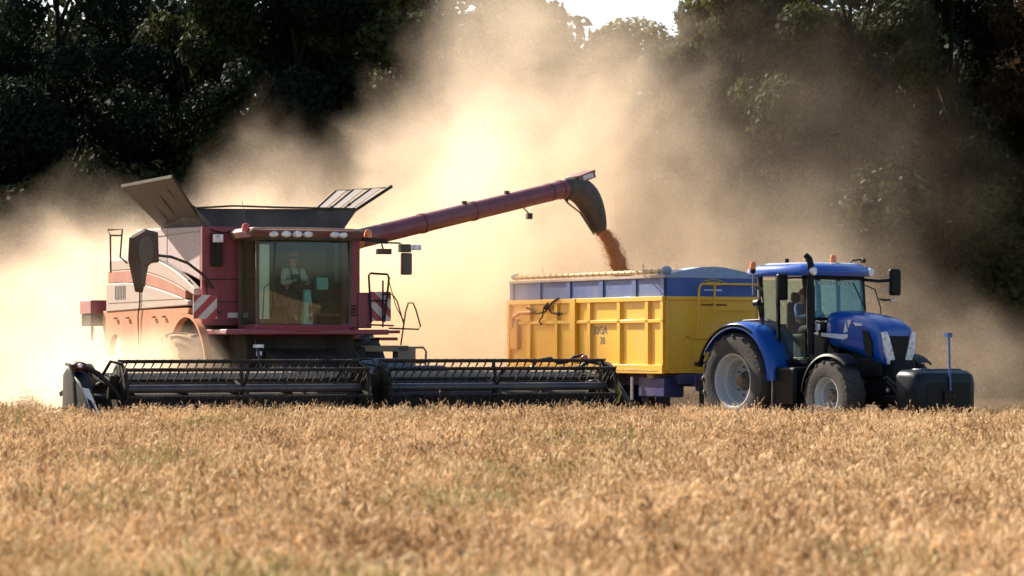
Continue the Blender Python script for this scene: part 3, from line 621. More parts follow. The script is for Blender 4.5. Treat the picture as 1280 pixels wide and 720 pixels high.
for y in (-.72,-.48,-.26,-.05,.50,.68):
    q = MB(); x = .405 - .09*(y/.85)**2; q.lathe([(.001,.03),(.05,.022),(.072,0),(.085,-.03),(.085,-.08)], (x-.02,y,3.88), 'x', 16)
    o = q.build('roof_lamp', M['lamp'], roof)
    for v in o.data.vertices: v.co.y = y + (v.co.y - y) * 1.25; v.co.z = 3.87 + (v.co.z - 3.88) * .80; v.co.x += .0
for y in (-1.17, 1.33):
    q = MB(); q.lathe([(.001,.16),(.05,.15),(.075,.10),(.08,.0),(.001,0)], (-.05,y,3.92 if y<0 else 3.84), 'z', 16); q.build('beacon', M['redlamp'] if y < 0 else M['amber'], C)
q = MB(); q.bar((-.1,1.1,3.83),(-.1,1.75,3.77),.07,.09); q.build('lamp_arm', M['dblack'], C)
q = MB(); q.tube((-.1,1.62,3.78),(-.08,1.66,3.62),.02,n=6); q.box(-.13,-.02,1.52,1.82,3.52,3.63); q.build('work_lamp', M['black'], C, .02)
q = MB(); q.path([(-.1,1.7,3.75),(.05,1.95,3.74),(.1,2.0,3.70)],.02,6); q.box(0.0,.16,1.94,2.16,3.56,3.72); q.build('mirror_arm', M['black'], C, .02)
q = MB(); q.box(.10,.2,2.14,2.36,3.60,3.71); q.build('arm_lamp', M['lamp'], C, .02)
q = MB(); q.box(.0,.12,1.98,2.20,3.12,3.55); q.build('mirror', M['mirror'], C, .03)
q = MB(); q.path([(.02,-1.15,3.95),(-.02,-1.2,4.2),(-.06,-1.24,4.5)],.006,5); q.build('antenna', M['black'], C)
q = MB(); q.path([(.09,-.62,3.72),(.10,-.66,2.8),(.06,-.68,2.3)],.013,6); q.path([(.06,-.86,2.25),(.08,-.84,2.85),(.1,-.68,2.95)],.011,6); q.build('wiper', M['black'], C)
q = MB(); q.box(.0,.006,-.90,-.70,2.25,3.68, Matrix.Rotation(R(0),4,'Z')); o=q.build('painted_reflection', glass('pale painted glass reflection', (.6,.7,.68), 0.5, .9, (.80,.88,.88)), C)  # pale strip added to imitate a bright reflection at the windscreen edge
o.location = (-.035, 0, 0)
# inside the cab
q = MB(); q.box(-.85,-.35,-.30,.26,2.5,2.62); q.box(-.95,-.83,-.27,.23,2.6,3.25); q.box(-.75,-.45,-.15,.12,2.12,2.5); q.build('driver_seat', M['seat'], C, .05)
q = MB(); q.box(-.75,-.35,.42,.78,2.5,2.6); q.box(-.85,-.75,.44,.76,2.6,3.1); q.box(-.68,-.45,.5,.7,2.12,2.5); q.build('instructor_seat', M['seat'], C, .05)
q = MB(); q.loft([[(.0,-.02,2.12),(.0,.2,2.12),(-.22,.2,2.12),(-.22,-.02,2.12)], [(-.06,.03,2.82),(-.06,.16,2.82),(-.16,.16,2.82),(-.16,.03,2.82)]]); q.build('steering_column', M['teal'], C, .02)
q = MB()
q.path([(-.14+.07*math.sin(a), .09+.19*math.cos(a), 2.87+.17*math.sin(a)*.6) for a in [i*2*math.pi/20 for i in range(21)]], .016, 6, False); q.build('steering_wheel', M['black'], C)
q = MB(); q.box(-.35,-.28,.36,.60,2.82,3.06); q.build('display_screen', M['teal'], C, .015)
q = MB(); q.box(-.6,-.1,.34,.80,2.3,2.36); q.build('side_console', M['trim'], C, .03)
# chassis, axle, feeder house, service platform
q = MB(); q.box(-1.2,.15,-1.62,1.7,1.95,2.05); q.build('service_platform', M['cred'], C, .02)
q = MB(); q.box(-1.3,-.2,-1.1,1.1,1.0,1.97); q.box(-2.2,-1.6,-1.5,1.6,.75,1.25); q.tube((-.4,-.9,1.75),(-.4,1.3,1.75),.12); q.build('front_axle', M['dblack'], C, .03)
q = MB(); q.loft([[(-.9,-.72,1.15),(-.9,.72,1.15),(-.9,.72,1.92),(-.9,-.72,1.92)], [(1.35,-.78,.35),(1.35,.78,.35),(1.35,.78,1.15),(1.35,-.78,1.15)]]); q.build('feeder_house', M['dblack'], C, .03)
q = MB(); q.path([(-.1,-.95,1.9),(.15,-.98,1.6),(.2,-.9,1.2)],.03,6); q.build('hydraulic_hose', M['hose'], C)
q = MB(); q.path([(.0,.85,1.9),(.35,.98,1.5),(.5,.9,1.15)],.03,6); q.build('hydraulic_hose', M['hose'], C)
q = MB(); q.box(-.02,.1,-1.03,-.85,1.70,1.76); q.box(0.02,.12,-.98,-.9,1.55,1.63); q.build('work_lamp', M['lamp'], C)
for s in (-1, 1): wheel(C, -1.95, s*1.78, 1.0, .74, .47, s, 18, M['rubberd'] if s < 0 else M['rubber'], M['csilver'] if s < 0 else M['dblack'])
for s in (-1, 1): wheel(C, -6.95, s*1.45, .72, .52, .36, s, 16, M['rubberd'], M['csilver'])
# left mirror on its long arm, in front of the side panel
q = MB()
q.path([(-1.2,-1.45,2.86),(-.95,-1.75,3.12),(-.6,-2.15,3.32),(-.2,-2.6,3.42),(.02,-2.95,3.44)], .028, 8)
q.path([(.02,-3.62,3.80),(.02,-3.85,3.80),(.02,-3.9,3.9),(.02,-3.62,3.92),(.02,-3.66,3.4),(.02,-3.52,3.28)],.018,6); q.path([(.02,-3.85,3.8),(.02,-3.84,3.1)],.018,6)
q.build('mirror_arm', M['black'], C).hide_render = False
q = MB(); q.loft([[(.02,-3.52,3.35),(.02,-3.50,3.78),(.02,-3.2,3.95),(.02,-2.92,3.88),(.02,-2.90,3.30),(.02,-3.10,3.28),(.02,-3.22,2.72),(.02,-3.38,2.74)], [(.12,-3.46,3.38),(.12,-3.44,3.74),(.12,-3.2,3.88),(.12,-2.98,3.82),(.12,-2.96,3.34),(.12,-3.14,3.28),(.12,-3.25,2.8),(.12,-3.35,2.82)]])
q.build('mirror', mat('dark red mirror shell', (.035,.006,.007), .45, dust=.05), C, .02)
q = MB(); q.loft([[(.125 + .0, -3.19 + .17*math.cos(a), 3.52 + .30*math.sin(a)) for a in [i*2*math.pi/20 for i in range(20)]], [(.16, -3.19 + .15*math.cos(a), 3.52 + .27*math.sin(a)) for a in [i*2*math.pi/20 for i in range(20)]]]); q.loft([[(.125,-3.32,3.3),(.125,-3.16,3.3),(.125,-3.2,2.84),(.125,-3.3,2.84)],[(.15,-3.3,3.3),(.15,-3.18,3.3),(.15,-3.22,2.86),(.15,-3.28,2.86)]]); q.build('mirror_housing', M['mirror'], C, .008)
# red and white warning boards
def board(x, y0, y1, z0, z1, flip, parent):
    q = MB(); q.box(x, x+.02, y0, y1, z0, z1); bd = q.build('warning_board', M['white'], parent)
    sr = MB(); W_ = y1-y0; H_ = z1-z0
    for k in range(-2, 4):
        a = -H_ + k*0.36
        pl = []
        for (yy, zz) in ((a,0),(a+.17,0),(a+.17+H_,H_),(a+H_,H_)): pl.append((yy, zz))
        # clip to the board
        def clip(pl, f, g_):
            out = []
            for i in range(len(pl)):
                p_, q_ = pl[i], pl[(i+1) % len(pl)]; fp_, fq = f(p_), f(q_)
                if fp_ >= 0: out.append(p_)
                if fp_*fq < 0: t = fp_/(fp_-fq); out.append((p_[0]+(q_[0]-p_[0])*t, p_[1]+(q_[1]-p_[1])*t))
            return out
        pl = clip(pl, lambda p_: p_[0], 0); pl = clip(pl, lambda p_: W_-p_[0], 0) if pl else pl
        if len(pl) > 2: sr.prism([((y1-p_[0]) if flip else (y0+p_[0]), z0+p_[1]) for p_ in pl], 'x', x+.018, x+.024)
    sr.build('red_stripe', M['sred'], bd); return bd
board(-1.05, -1.90, -1.42, 2.26, 2.72, False, C)
board(-.60, 1.58, 2.02, 2.22, 2.80, True, C)
# boarding ladder and handrails on the far side
q = MB(); P_ = lambda y, z: (-.5, y, z)
q.path([P_(1.58,2.2),P_(1.52,3.12),P_(1.56,3.16),P_(1.92,3.14),P_(1.95,3.08),P_(1.85,2.2)], .022, 8)
q.path([P_(1.56,2.62),P_(1.9,2.62)],.018,6); q.path([P_(1.82,3.02),P_(1.82,2.1)],.02,6)
q.path([P_(1.80,2.75),P_(2.02,2.75),P_(2.12,2.62),P_(2.22,2.3),P_(2.27,2.15)],.014,6); q.path([P_(1.92,3.1),P_(2.1,2.5),P_(2.28,2.2)],.010,6)
q.path([P_(2.20,1.75),P_(2.30,2.40),P_(2.36,2.58),P_(2.46,2.58),P_(2.52,2.45),P_(2.62,2.12),P_(2.58,2.06),P_(1.95,2.08)],.016,8); q.build('handrail', M['dblack'], C)
q = MB(); q.box(-.9,-.4,1.45,2.15,1.98,2.04); q.box(-.9,-.4,1.7,2.1,1.84,1.9); q.path([P_(1.5,2.15),P_(2.05,2.13)],.02,6); q.build('ladder_landing', M['cred'], C, .01)
q = MB(); q.box(-.75,-.45,1.2,2.35,1.62,1.74); q.box(-.75,-.45,2.12,2.50,1.32,1.72); q.path([P_(2.46,1.70),P_(2.68,1.70),P_(2.74,1.62),P_(2.72,1.3)],.025,6); q.path([P_(2.52,1.4),P_(2.7,1.4)],.02,6); q.build('ladder_step', M['beam'], C, .02)
q = MB(); q.box(-.55,-.35,1.12,1.42,1.2,1.72); q.box(-.6,-.2,.95,1.3,1.15,1.55); q.build('gearbox_cover', M['dblack'], C, .06)
# unloading auger
T0, T1 = Vector((-2.35,1.75,3.84)), Vector((-5.2,7.95,5.20)); dT = (T1 - T0).normalized()
q = MB(); q.tube(T0 - dT*.5, T1, .20, n=24); au = q.build('unloading_auger', M['auger'], C)
for t in (.33, .56, .985): c_ = T0.lerp(T1, t); q = MB(); q.tube(c_ - dT*.05, c_ + dT*.05, .214, n=24); q.build('tube_clamp', M['auger'], au)
for t in (.52, .72): c_ = T0.lerp(T1, t) + Vector((0,0,.22)); q = MB(); q.box(c_.x-.04, c_.x+.04, c_.y-.05, c_.y+.05, c_.z-.03, c_.z+.04); q.build('tube_bracket', M['black'], au)
q = MB(); c_ = T0.lerp(T1, .80) - Vector((0,0,.20)); q.path([c_, c_ + Vector((.0,.08,-.07)), c_ + Vector((0,.13,-.12))], .018, 6); q.box(c_.x-.06, c_.x+.06, c_.y+.08, c_.y+.2, c_.z-.24, c_.z-.11); q.build('auger_lamp', M['black'], au, .01)
q = MB(); q.tube(T1 - dT*.55 + Vector((.0,0,.0)), T1 - dT*.50, .205, n=20); q.build('tube_seam', M['spout'], au)
q = MB(); q.tube(T0 - dT*.1, T0 + dT*.34, .206, n=20); q.build('orange_band', mat('orange band', (.55,.2,.06), .5), au)
side = dT.cross(Vector((0,0,1))).normalized(); up_ = side.cross(dT)
def spring(c, hx, hz, ax_d, ax_u, n=16): return [c + side*(hx*math.cos(2*math.pi*k/n)) + ax_u*(hz*math.sin(2*math.pi*k/n)) for k in range(n)]
dirs = [dT, (dT*.9 - up_*.3).normalized(), (dT*.55 - up_*.85).normalized(), (dT*.28 - up_*.96).normalized()]
hd = Vector((dT.x, dT.y, 0)).normalized(); Z = Vector((0,0,1))
E_ = T1; rings = []
for c_, d_, hx, hz in ((E_ - dT*.02, dT, .215, .215), (E_ + dT*.12, dT, .235, .25), (E_ + hd*.62 + Z*.02, (hd*.80 - Z*.6).normalized(), .25, .37), (E_ + hd*.98 - Z*.32, (hd*.5 - Z*.87).normalized(), .24, .35), (E_ + hd*1.20 - Z*.78, (hd*.35 - Z*.94).normalized(), .20, .22), (E_ + hd*1.22 - Z*.92, (hd*.3 - Z*.95).normalized(), .17, .17)):
    uu = side.cross(d_).normalized(); rings.append([c_ + side*(hx*math.cos(2*math.pi*k/20)) + uu*(hz*math.sin(2*math.pi*k/20)) for k in range(20)])
q = MB(); q.loft(rings); sp_ = q.build('spout', M['spout'], au, smooth=80); sb = sp_.modifiers.new('s', 'SUBSURF'); sb.levels = sb.render_levels = 2
q = MB(); c_ = E_ + hd*.60 + Z*.345; q.bar(c_ - hd*.30 - Z*.08, c_ + hd*.32 + Z*.09, .30, .05); q.build('spout_cap', M['auger'], au, .01)
q = MB(); q.bar(c_ - hd*.25 + side*.152 - Z*.13, c_ + hd*.3 + side*.152 + Z*.03, .01, .17); q.build('spout_plate', M['auger'], au)
q = MB(); q.bar(c_ - hd*.12 + side*.160 - Z*.09, c_ + hd*.22 + side*.160 + Z*.0, .01, .10); q.build('reflector_plate', M['white'], au)
q = MB(); q.ball(E_ - Z*.25 + hd*.1, .04, 2); q.path([E_ - Z*.2, E_ - Z*.3 + hd*.12, E_ - Z*.5 + hd*.55, E_ - Z*.98 + hd*1.05], .018, 6); q.build('spout_rod', M['black'], au)
# ---- header
HW = 5.38
q = MB(); q.loft([[(1.30,-HW+.35,.40),(1.30,HW-.1,.40),(1.22,HW-.1,1.02),(1.22,-HW+.35,1.02)], [(1.38,-HW+.35,.40),(1.38,HW-.1,.40),(1.30,HW-.1,1.02),(1.30,-HW+.35,1.02)]])
q.loft([[(1.3,-HW+.35,.38),(3.05,-HW+.35,.20),(3.05,HW-.1,.20),(1.3,HW-.1,.38)], [(1.3,-HW+.35,.34),(3.05,-HW+.35,.16),(3.05,HW-.1,.16),(1.3,HW-.1,.34)]])
hdr = q.build('header', M['dblack'], C, label='wide black cutting header reaching across the front of the harvester')
q = MB(); q.tube((1.34,-HW+.4,1.13),(1.34,HW-.2,1.13),.125, n=16); q.build('header_beam', M['beam'], hdr)
q = MB(); q.tube((1.95,-HW+.4,.68),(1.95,HW-.2,.68),.20, n=16)
for s in (-1, 1):
    for k in range(int(4.4*16/1.0)):
        a = k*2*math.pi/16; y = s*(.9 + k*.0625); p0 = Vector((1.95+.2*math.cos(a), y, .68+.2*math.sin(a))); a2 = a + 2*math.pi/16; y2 = y + s*.0625
        q.poly([p0, (1.95+.31*math.cos(a), y, .68+.31*math.sin(a)), (1.95+.31*math.cos(a2), y2, .68+.31*math.sin(a2)), (1.95+.2*math.cos(a2), y2, .68+.2*math.sin(a2))])
q.build('cross_auger', M['dblack'], hdr)
q = MB(); q.box(3.02,3.10,-HW+.3,HW-.1,.15,.19)
for k in range(136): y = -HW+.35 + k*.0762; q.poly([(3.08,y-.02,.17),(3.08,y+.02,.17),(3.20,y,.17)])
q.build('cutter_bar', M['steel'], hdr)
RC = (2.75, .97); RR = .50
bat_angles = [103, 43, -17, -77, -137, 163]
def tine_bat(parent, y0, y1, ang):
    a = R(ang); cx, cz = RC[0] + RR*math.cos(a), RC[1] + RR*math.sin(a); q = MB(); q.tube((cx,y0,cz),(cx,y1,cz),.034, n=8)
    n = int((y1-y0)/.16)
    for k in range(n+1):
        y = y0 + (y1-y0)*k/n; q.path([(cx,y+.03,cz+.03),(cx+.06,y-.03,cz-.07),(cx+.04,y-.12,cz-.22)], [.022,.017,.007], 4)
    return q.build('tine_bat', M['dblack'], parent)
for y0, y1 in ((-4.45,.12),(.52,5.12)):
    q = MB(); q.tube((RC[0],y0,RC[1]),(RC[0],y1,RC[1]),.075, n=18); q.build('reel_tube', M['tube'], hdr)
    for a in bat_angles: tine_bat(hdr, y0, y1, a)
    for y in [y0 + .02, y0 + (y1-y0)*.5, y1 - .02]:
        q = MB()
        for a in bat_angles:
            q.bar((RC[0],y,RC[1]), (RC[0]+RR*math.cos(R(a)), y, RC[1]+RR*math.sin(R(a))), .02, .06, (0,1,0))
            a2 = R(a+60); 
            if y in (y0+.02, y1-.02): q.bar((RC[0]+RR*math.cos(R(a)), y, RC[1]+RR*math.sin(R(a))), (RC[0]+RR*math.cos(a2), y, RC[1]+RR*math.sin(a2)), .02, .04, (0,1,0))
        q.build('reel_spider', M['dblack'], hdr)
    for y in (y0 - .03, y1 + .03):
        q = MB(); q.lathe([(.001,-.015),(.42,-.012),(.46,.0),(.42,.012),(.001,.015)], (RC[0],y,RC[1]), 'y', 28); q.build('reel_end_shield', M['dblack'], hdr)
for y in (-4.58, .32, 5.24):
    q = MB(); q.bar((1.15,y,1.28),(2.78,y,1.06),.09,.11); q.tube((1.3,y,.95),(2.3,y,1.12),.04); q.bar((2.7,y,.80),(2.85,y,1.22),.10,.16,(0,1,0)); q.build('reel_arm', M['dblack'], hdr, .01)
# crop dividers at both ends
q = MB(); yL = -5.05
q.loft([[(1.9,yL-.22,.25),(1.9,yL+.20,.25),(1.9,yL+.18,1.25),(1.9,yL-.20,1.25)], [(2.5,yL-.30,.22),(2.5,yL+.16,.22),(2.5,yL+.10,1.36),(2.5,yL-.28,1.38)], [(3.2,yL-.30,.20),(3.2,yL+.05,.20),(3.2,yL-.02,1.05),(3.2,yL-.26,1.1)], [(3.95,yL-.14,.16),(3.95,yL-.05,.16),(3.95,yL-.06,.3),(3.95,yL-.12,.3)]]); q.build('crop_divider', M['tblack'], hdr, .05)
q = MB(); q.loft([[(3.26,yL-.22,1.0),(3.26,yL-.10,.98),(3.29,yL-.10,.99),(3.29,yL-.22,1.01)], [(3.85,yL-.14,.35),(3.85,yL+.02,.35),(3.88,yL+.02,.35),(3.88,yL-.14,.35)]]); q.build('divider_plate', M['white'], hdr)
q = MB(); q.path([(2.6,yL-.32,1.42),(2.9,yL-.34,1.40),(3.25,yL-.36,1.1),(3.4,yL-.36,.6),(3.35,yL-.34,.2)], .035, 8); q.path([(2.5,yL-.1,1.42),(2.8,yL+.2,1.25),(3.0,yL+.5,.9),(3.1,yL+.6,.6)], .045, 8); q.path([(2.45,yL+.1,1.35),(2.7,yL+.36,1.12),(2.8,yL+.55,.85)], .03, 8); q.build('divider_rail', M['dblack'], hdr)
q = MB(); q.ball((2.78,yL-.16,1.38), .16, 3, (1,1,.55)); q.build('divider_cap', mat('dark red cap', (.08,.02,.02), .5), hdr)
q = MB(); q.ball((2.96,yL-.17,1.39), .045, 2); q.build('divider_lamp', M['lamp'], hdr)
yR = 5.34
q = MB(); q.loft([[(1.25,yR-.10,.25),(1.25,yR+.12,.25),(1.25,yR+.12,1.30),(1.25,yR-.1,1.30)], [(2.6,yR-.10,.2),(2.6,yR+.10,.2),(2.6,yR+.10,1.12),(2.6,yR-.10,1.12)], [(3.9,yR-.04,.16),(3.9,yR+.04,.16),(3.9,yR+.04,.32),(3.9,yR-.04,.32)]]); q.build('crop_divider', M['dblack'], hdr, .03)
# cable loops and drive guards
q = MB()
q.path([(1.9,3.9,1.28),(1.95,4.05,1.46),(2.0,4.3,1.50),(2.0,4.45,1.40),(2.1,4.6,1.42),(2.1,4.75,1.52),(2.1,4.95,1.56),(2.1,5.05,1.46),(2.1,4.95,1.38)], .028, 8)
q.build('hydraulic_hose', M['hose'], hdr)
q = MB(); q.path([(1.8,4.9,1.25),(2.0,5.1,1.42),(2.2,5.3,1.38),(2.4,5.45,1.15),(2.6,5.5,.8)], .03, 8); q.build('hydraulic_hose', M['hose'], hdr)
q = MB(); q.path([(2.2,.1,1.2),(2.5,.25,1.42),(2.8,.5,1.35),(3.0,.6,1.0)], .028, 8); q.path([(2.0,-.1,1.1),(2.4,.0,1.48),(2.7,.35,1.5),(2.9,.45,1.2)], .022, 8)
q.path([(2.7,.5,1.3),(3.2,.62,1.1),(3.3,.85,.7)], .012, 6)
q.build('hydraulic_hose', M['hose'], hdr)
q = MB(); q.path([(2.4,-4.7,1.15),(2.7,-4.6,1.46),(2.9,-4.45,1.42),(3.1,-4.4,1.1),(3.0,-4.4,.7)], .03, 8); q.build('hydraulic_hose', M['hose'], hdr)
q = MB(); q.path([(3.05,5.18,1.02),(3.12,5.24,.85),(3.08,5.2,.66)], .032, 8); q.build('hose_sleeve', M['hosey'], hdr)
q = MB(); q.ball((2.15,4.95,1.50), .07, 2); q.build('amber_marker', M['redlamp'], hdr)
q = MB(); q.loft([[(1.0,.5,1.22),(1.0,1.95,1.22),(1.3,2.05,1.22),(1.3,.4,1.22)], [(1.05,.85,1.50),(1.05,1.45,1.50),(1.15,1.5,1.50),(1.15,.8,1.50)]]); q.box(1.0,1.25,1.45,2.45,1.20,1.36); q.box(1.35,1.5,.3,2.9,1.02,1.10); q.build('drive_guard', mat('slate blue guard', (.05,.09,.15), .35, dust=.15), hdr, .05)
q = MB(); q.loft([[(1.2,-5.0,1.1),(1.2,-4.4,1.1),(1.5,-4.4,1.1),(1.5,-5.0,1.1)], [(1.25,-4.85,1.42),(1.25,-4.55,1.42),(1.35,-4.55,1.42),(1.35,-4.85,1.42)]]); q.build('end_guard', M['beam'], hdr, .05)
# driver
dr = empty('person'); dr.parent = None
seated_person(dr, (0,0,0), M['shirt'], M['denim'], cap=M['cap'])
mC = Matrix.Translation((-4.0,53.9,0)) @ Matrix.Rotation(R(TH-90), 4, 'Z')
dr.matrix_world = mC @ Matrix.Translation((-.62,-.02,2.60)); tag(dr, 'driver in bib overalls, pale shirt and cap inside the red harvester cab', 'person')

# ================================================================== TRACTOR
T = empty('tractor', (5.62, 58.9, 0), R(36 - 90)); tag(T, 'shiny blue tractor with black front weight towing the yellow grain trailer', 'tractor')
for s in (-1, 1): wheel(T, 0, s*1.02, 1.0, .62, .56, s, 20, M['rubber'], M['rimg'], dish=.45)
for s in (-1, 1): wheel(T, 3.0, s*.98, .73, .50, .37, s, 18, M['rubber'], M['rimg'], dish=.35, steer=R(-4))
def hring(u, hw, zt, zb, k=.16):
    r = [(u,-hw,zb),(u,-hw*1.02,zb+(zt-zb)*.4),(u,-hw*.99,zt-k*1.2),(u,-hw*.9,zt-k*.55),(u,-hw*.72,zt-k*.2),(u,-hw*.35,zt-.02),(u,0,zt)]
    return r + [(a, -b_, c) for a, b_, c in reversed(r[:-1])]
q = MB(); q.loft([hring(1.95,.49,2.47,1.68,.2), hring(2.4,.50,2.47,1.62,.2), hring(2.9,.495,2.42,1.54), hring(3.3,.485,2.36,1.42), hring(3.58,.47,2.28,1.32), hring(3.76,.45,2.18,1.27,.14), hring(3.83,.41,2.08,1.28,.12)])
hood = q.build('hood', M['blue'], T, smooth=50)
ss = hood.modifiers.new('s', 'SUBSURF'); ss.levels = 1; ss.render_levels = 2
q = MB(); q.prism([(-.27,1.93),(.27,1.93),(.16,1.38),(-.16,1.38)], 'x', 3.70, 3.855); q.build('grille', M['tblack'], T, .01)
q = MB()
for k in range(6): z = 1.45+.08*k; q.box(3.855,3.862,-.17-.01*k,.17+.01*k,z,z+.012)
q.build('grille_slat', M['dblack'], T)
for s in (-1, 1):
    q = MB(); q.prism([(s*.43,2.0),(s*.36,2.02),(s*.28,1.88),(s*.15,1.50),(s*.14,1.40),(s*.19,1.34),(s*.29,1.37),(s*.40,1.62)], 'x', 3.62, 3.865)
    q.build('headlight', M['lamp'], T, .008)
    q = MB(); q.prism([(3.28,2.06),(3.36,1.62),(3.50,1.50),(3.58,1.52),(3.56,1.85),(3.44,2.03)], 'y', s*.46, s*.508); q.build('side_vent', M['tblack'], T, .01)
q = MB(); q.lathe([(.001,.012),(.05,.012),(.05,0)], (3.72,0,2.10), 'x', 16); q.build('round_badge', M['textw'], T)
text('hood_lettering', 'T8.50', .15, M['textw'], T, on_side(2.40,-.485,1.96), sx=1.6) if False else None
q = MB()   # the pale, unreadable side decal: stripes and a leaf-like mark
q.prism([(2.02,1.93),(2.75,1.86),(2.86,1.90),(2.86,1.97),(2.7,1.965),(2.02,2.0)], 'y', -.517, -.49)
q.prism([(2.74,2.0),(2.86,2.02),(2.83,2.12),(2.79,2.22)], 'y', -.512, -.49); q.prism([(2.84,2.24),(2.98,2.26),(2.92,2.17),(2.88,2.10)], 'y', -.505, -.48); q.prism([(3.02,2.2),(3.2,2.19),(3.3,2.14),(3.1,2.13)], 'y', -.498, -.47)
q.build('side_decal', M['textw'], T)
q = MB(); q.box(1.3,4.0,-.28,.28,.62,1.45); q.box(2.2,3.7,-.36,.36,1.1,1.5); q.box(-.5,1.5,-.42,.42,.7,1.5); q.box(2.82,3.18,-.75,.75,.55,.85); q.box(-.18,.18,-.9,.9,.8,1.15); q.build('chassis', M['tblack'], T, .03)
q = MB(); q.box(1.55,2.45,-.44,.44,1.3,2.0); q.path([(2.2,-.5,1.9),(2.15,-.52,1.6),(2.0,-.6,1.4)],.05,8); q.build('engine_side', M['tblack'], T, .04)
# front fenders
for s in (-1, 1):
    q = MB(); q.lathe([(.83,s*-.20),(.85,s*-.20),(.86,s*0.),(.845,s*.20),(.80,s*.23),(.79,s*.21)], (3.0,s*.98,.73), 'y', 22, R(50), R(176)); q.build('front_fender', M['tblack'], T, smooth=50)
# rear fenders, blue outside with a black lip
for s in (-1, 1):
    q = MB(); fc = (.10, s*.95, .98)
    q.lathe([(1.22,s*-.22),(1.25,s*-.2),(1.26,s*.1),(1.245,s*.30),(1.20,s*.37),(1.12,s*.385)], fc, 'y', 28, R(2), R(150)); q.build('rear_fender', M['blue'], T, smooth=50)
    q = MB(); q.lathe([(1.15,s*.385),(1.20,s*.40),(1.21,s*.32),(1.15,s*.32)], fc, 'y', 28, R(60), R(165)); q.build('fender_edge', M['tblack'], T, smooth=50)
    q = MB(); q.prism([(.2,1.3),(1.25,1.3),(1.25,1.75),(1.0,2.15),(.4,2.3),(-.3,2.28),(-.8,1.95),(-.6,1.3)], 'y', s*.62, s*.74); q.build('inner_fender', M['tblack'], T, .02)
# cab
q = MB()
for s in (-1, 1):
    q.bar((1.98,s*.76,1.75),(1.80,s*.80,3.18),.07,.09,(0,1,0)); q.bar((1.02,s*.84,1.35),(.98,s*.84,3.18),.07,.07,(0,1,0)); q.bar((.42,s*.80,2.1),(.34,s*.80,3.18),.08,.09,(0,1,0)); q.bar((.98,s*.84,1.38),(1.95,s*.80,1.42),.06,.1)
q.bar((1.99,-.76,2.28),(1.99,.76,2.28),.05,.06); q.bar((1.82,-.8,3.14),(1.82,.8,3.14),.08,.10); q.bar((0.40,-.8,2.15),(0.40,.8,2.15),.06,.08); q.box(0.3,1.95,-.8,.8,1.30,1.38); q.build('cab_frame', M['tblack'], T, .01)
q = MB(); q.loft([[(1.975,-.73,2.30),(1.975,.73,2.30),(1.985,.73,2.30),(1.985,-.73,2.30)], [(1.83,-.76,3.10),(1.83,.76,3.10),(1.84,.76,3.10),(1.84,-.76,3.10)]]); q.build('windscreen', M['tglass'], T)
for s in (-1, 1):
    q = MB(); q.box(1.06,1.88,s*.835-.005,s*.835+.005,1.46,3.1); q.build('door_window', M['sglass'], T)
    q = MB(); q.box(.42,.95,s*.825-.005,s*.825+.005,2.05,3.1); q.build('rear_side_window', M['sglass'], T)
q = MB(); q.box(.37,.38,-.74,.74,2.2,3.1); q.build('rear_window', M['sglass'], T)
q = MB(); rr_ = [(.10,-.86),(.22,-.98),(1.9,-.98),(2.10,-.8),(2.16,0),(2.10,.8),(1.9,.98),(.22,.98),(.10,.86)]
q.loft([[(x,y,3.16) for x, y in rr_], [(x*1.0+(.03 if x>1 else -.03), y*1.02, 3.26) for x, y in rr_], [(x*.97, y*.97, 3.36) for x, y in rr_], [(x*.8+.22, y*.80, 3.41) for x, y in rr_]]); trf = q.build('cab_roof', M['blue'], T, .015, smooth=50)
q = MB(); q.loft([[(x*.78+.25, y*.78, 3.412) for x, y in rr_], [(x*.7+.33, y*.7, 3.445) for x, y in rr_]]); q.build('roof_hatch', mat('pale roof top', (.30,.36,.46), .4, dust=.2), trf, .01)
for y in (-.78, .80):
    q = MB(); q.lathe([(.001,.03),(.06,.022),(.085,0),(.09,-.05)], (2.12,y,3.25), 'x', 16); q.build('roof_lamp', M['lamp'], trf)
q = MB(); q.lathe([(.001,.10),(.06,.09),(.07,0)], (.12,-.88,3.24), 'z', 12); q.build('rear_roof_lamp', M['lamp'], trf)
for s, x, y, z in ((1, 1.75,0.05,3.44), (1, .62,-1.22,3.30)):
    q = MB(); q.lathe([(.001,.17),(.045,.16),(.066,.12),(.068,.03),(.05,0)], (x,y,z), 'z', 16); bc = q.build('beacon', M['amber'], T)
    q = MB(); q.lathe([(.06,0),(.06,-.05),(.03,-.08),(.001,-.08)], (x,y,z), 'z', 12); q.build('beacon_base', M['tblack'], bc)
q = MB(); q.tube((.62,-1.22,3.24),(.62,-1.22,2.78),.018,n=6); q.path([(.62,-1.22,2.95),(.5,-1.0,2.93),(.42,-.82,2.9)],.035,6); q.build('beacon_post', M['steel'], T)
q = MB(); q.tube((.55,-.9,2.62),(.42,-.82,2.75),.02,n=6)
for y, x in ((-1.0,.6),(-.88,.38)): q.lathe([(.001,.05),(.07,.03),(.07,-.05),(.001,-.06)], (x,y-.06,2.62), 'x', 12)
q.tube((.42,-.9,2.55),(.42,-.86,2.32),.025,n=6); q.build('rear_work_lamp', M['tblack'], T)
q = MB(); 
for x, y in ((1.0,-.6),(1.5,-.45)): q.lathe([(.001,.10),(.04,.10),(.05,0)], (x,y,3.43), 'z', 8)
q.path([(1.7,.55,3.43),(1.72,.6,3.5),(1.74,.85,3.52)],.018,6); q.lathe([(.001,.05),(.045,.04),(.045,-.04)], (1.74,.9,3.5), 'x', 10); q.build('roof_antenna', M['tblack'], trf)
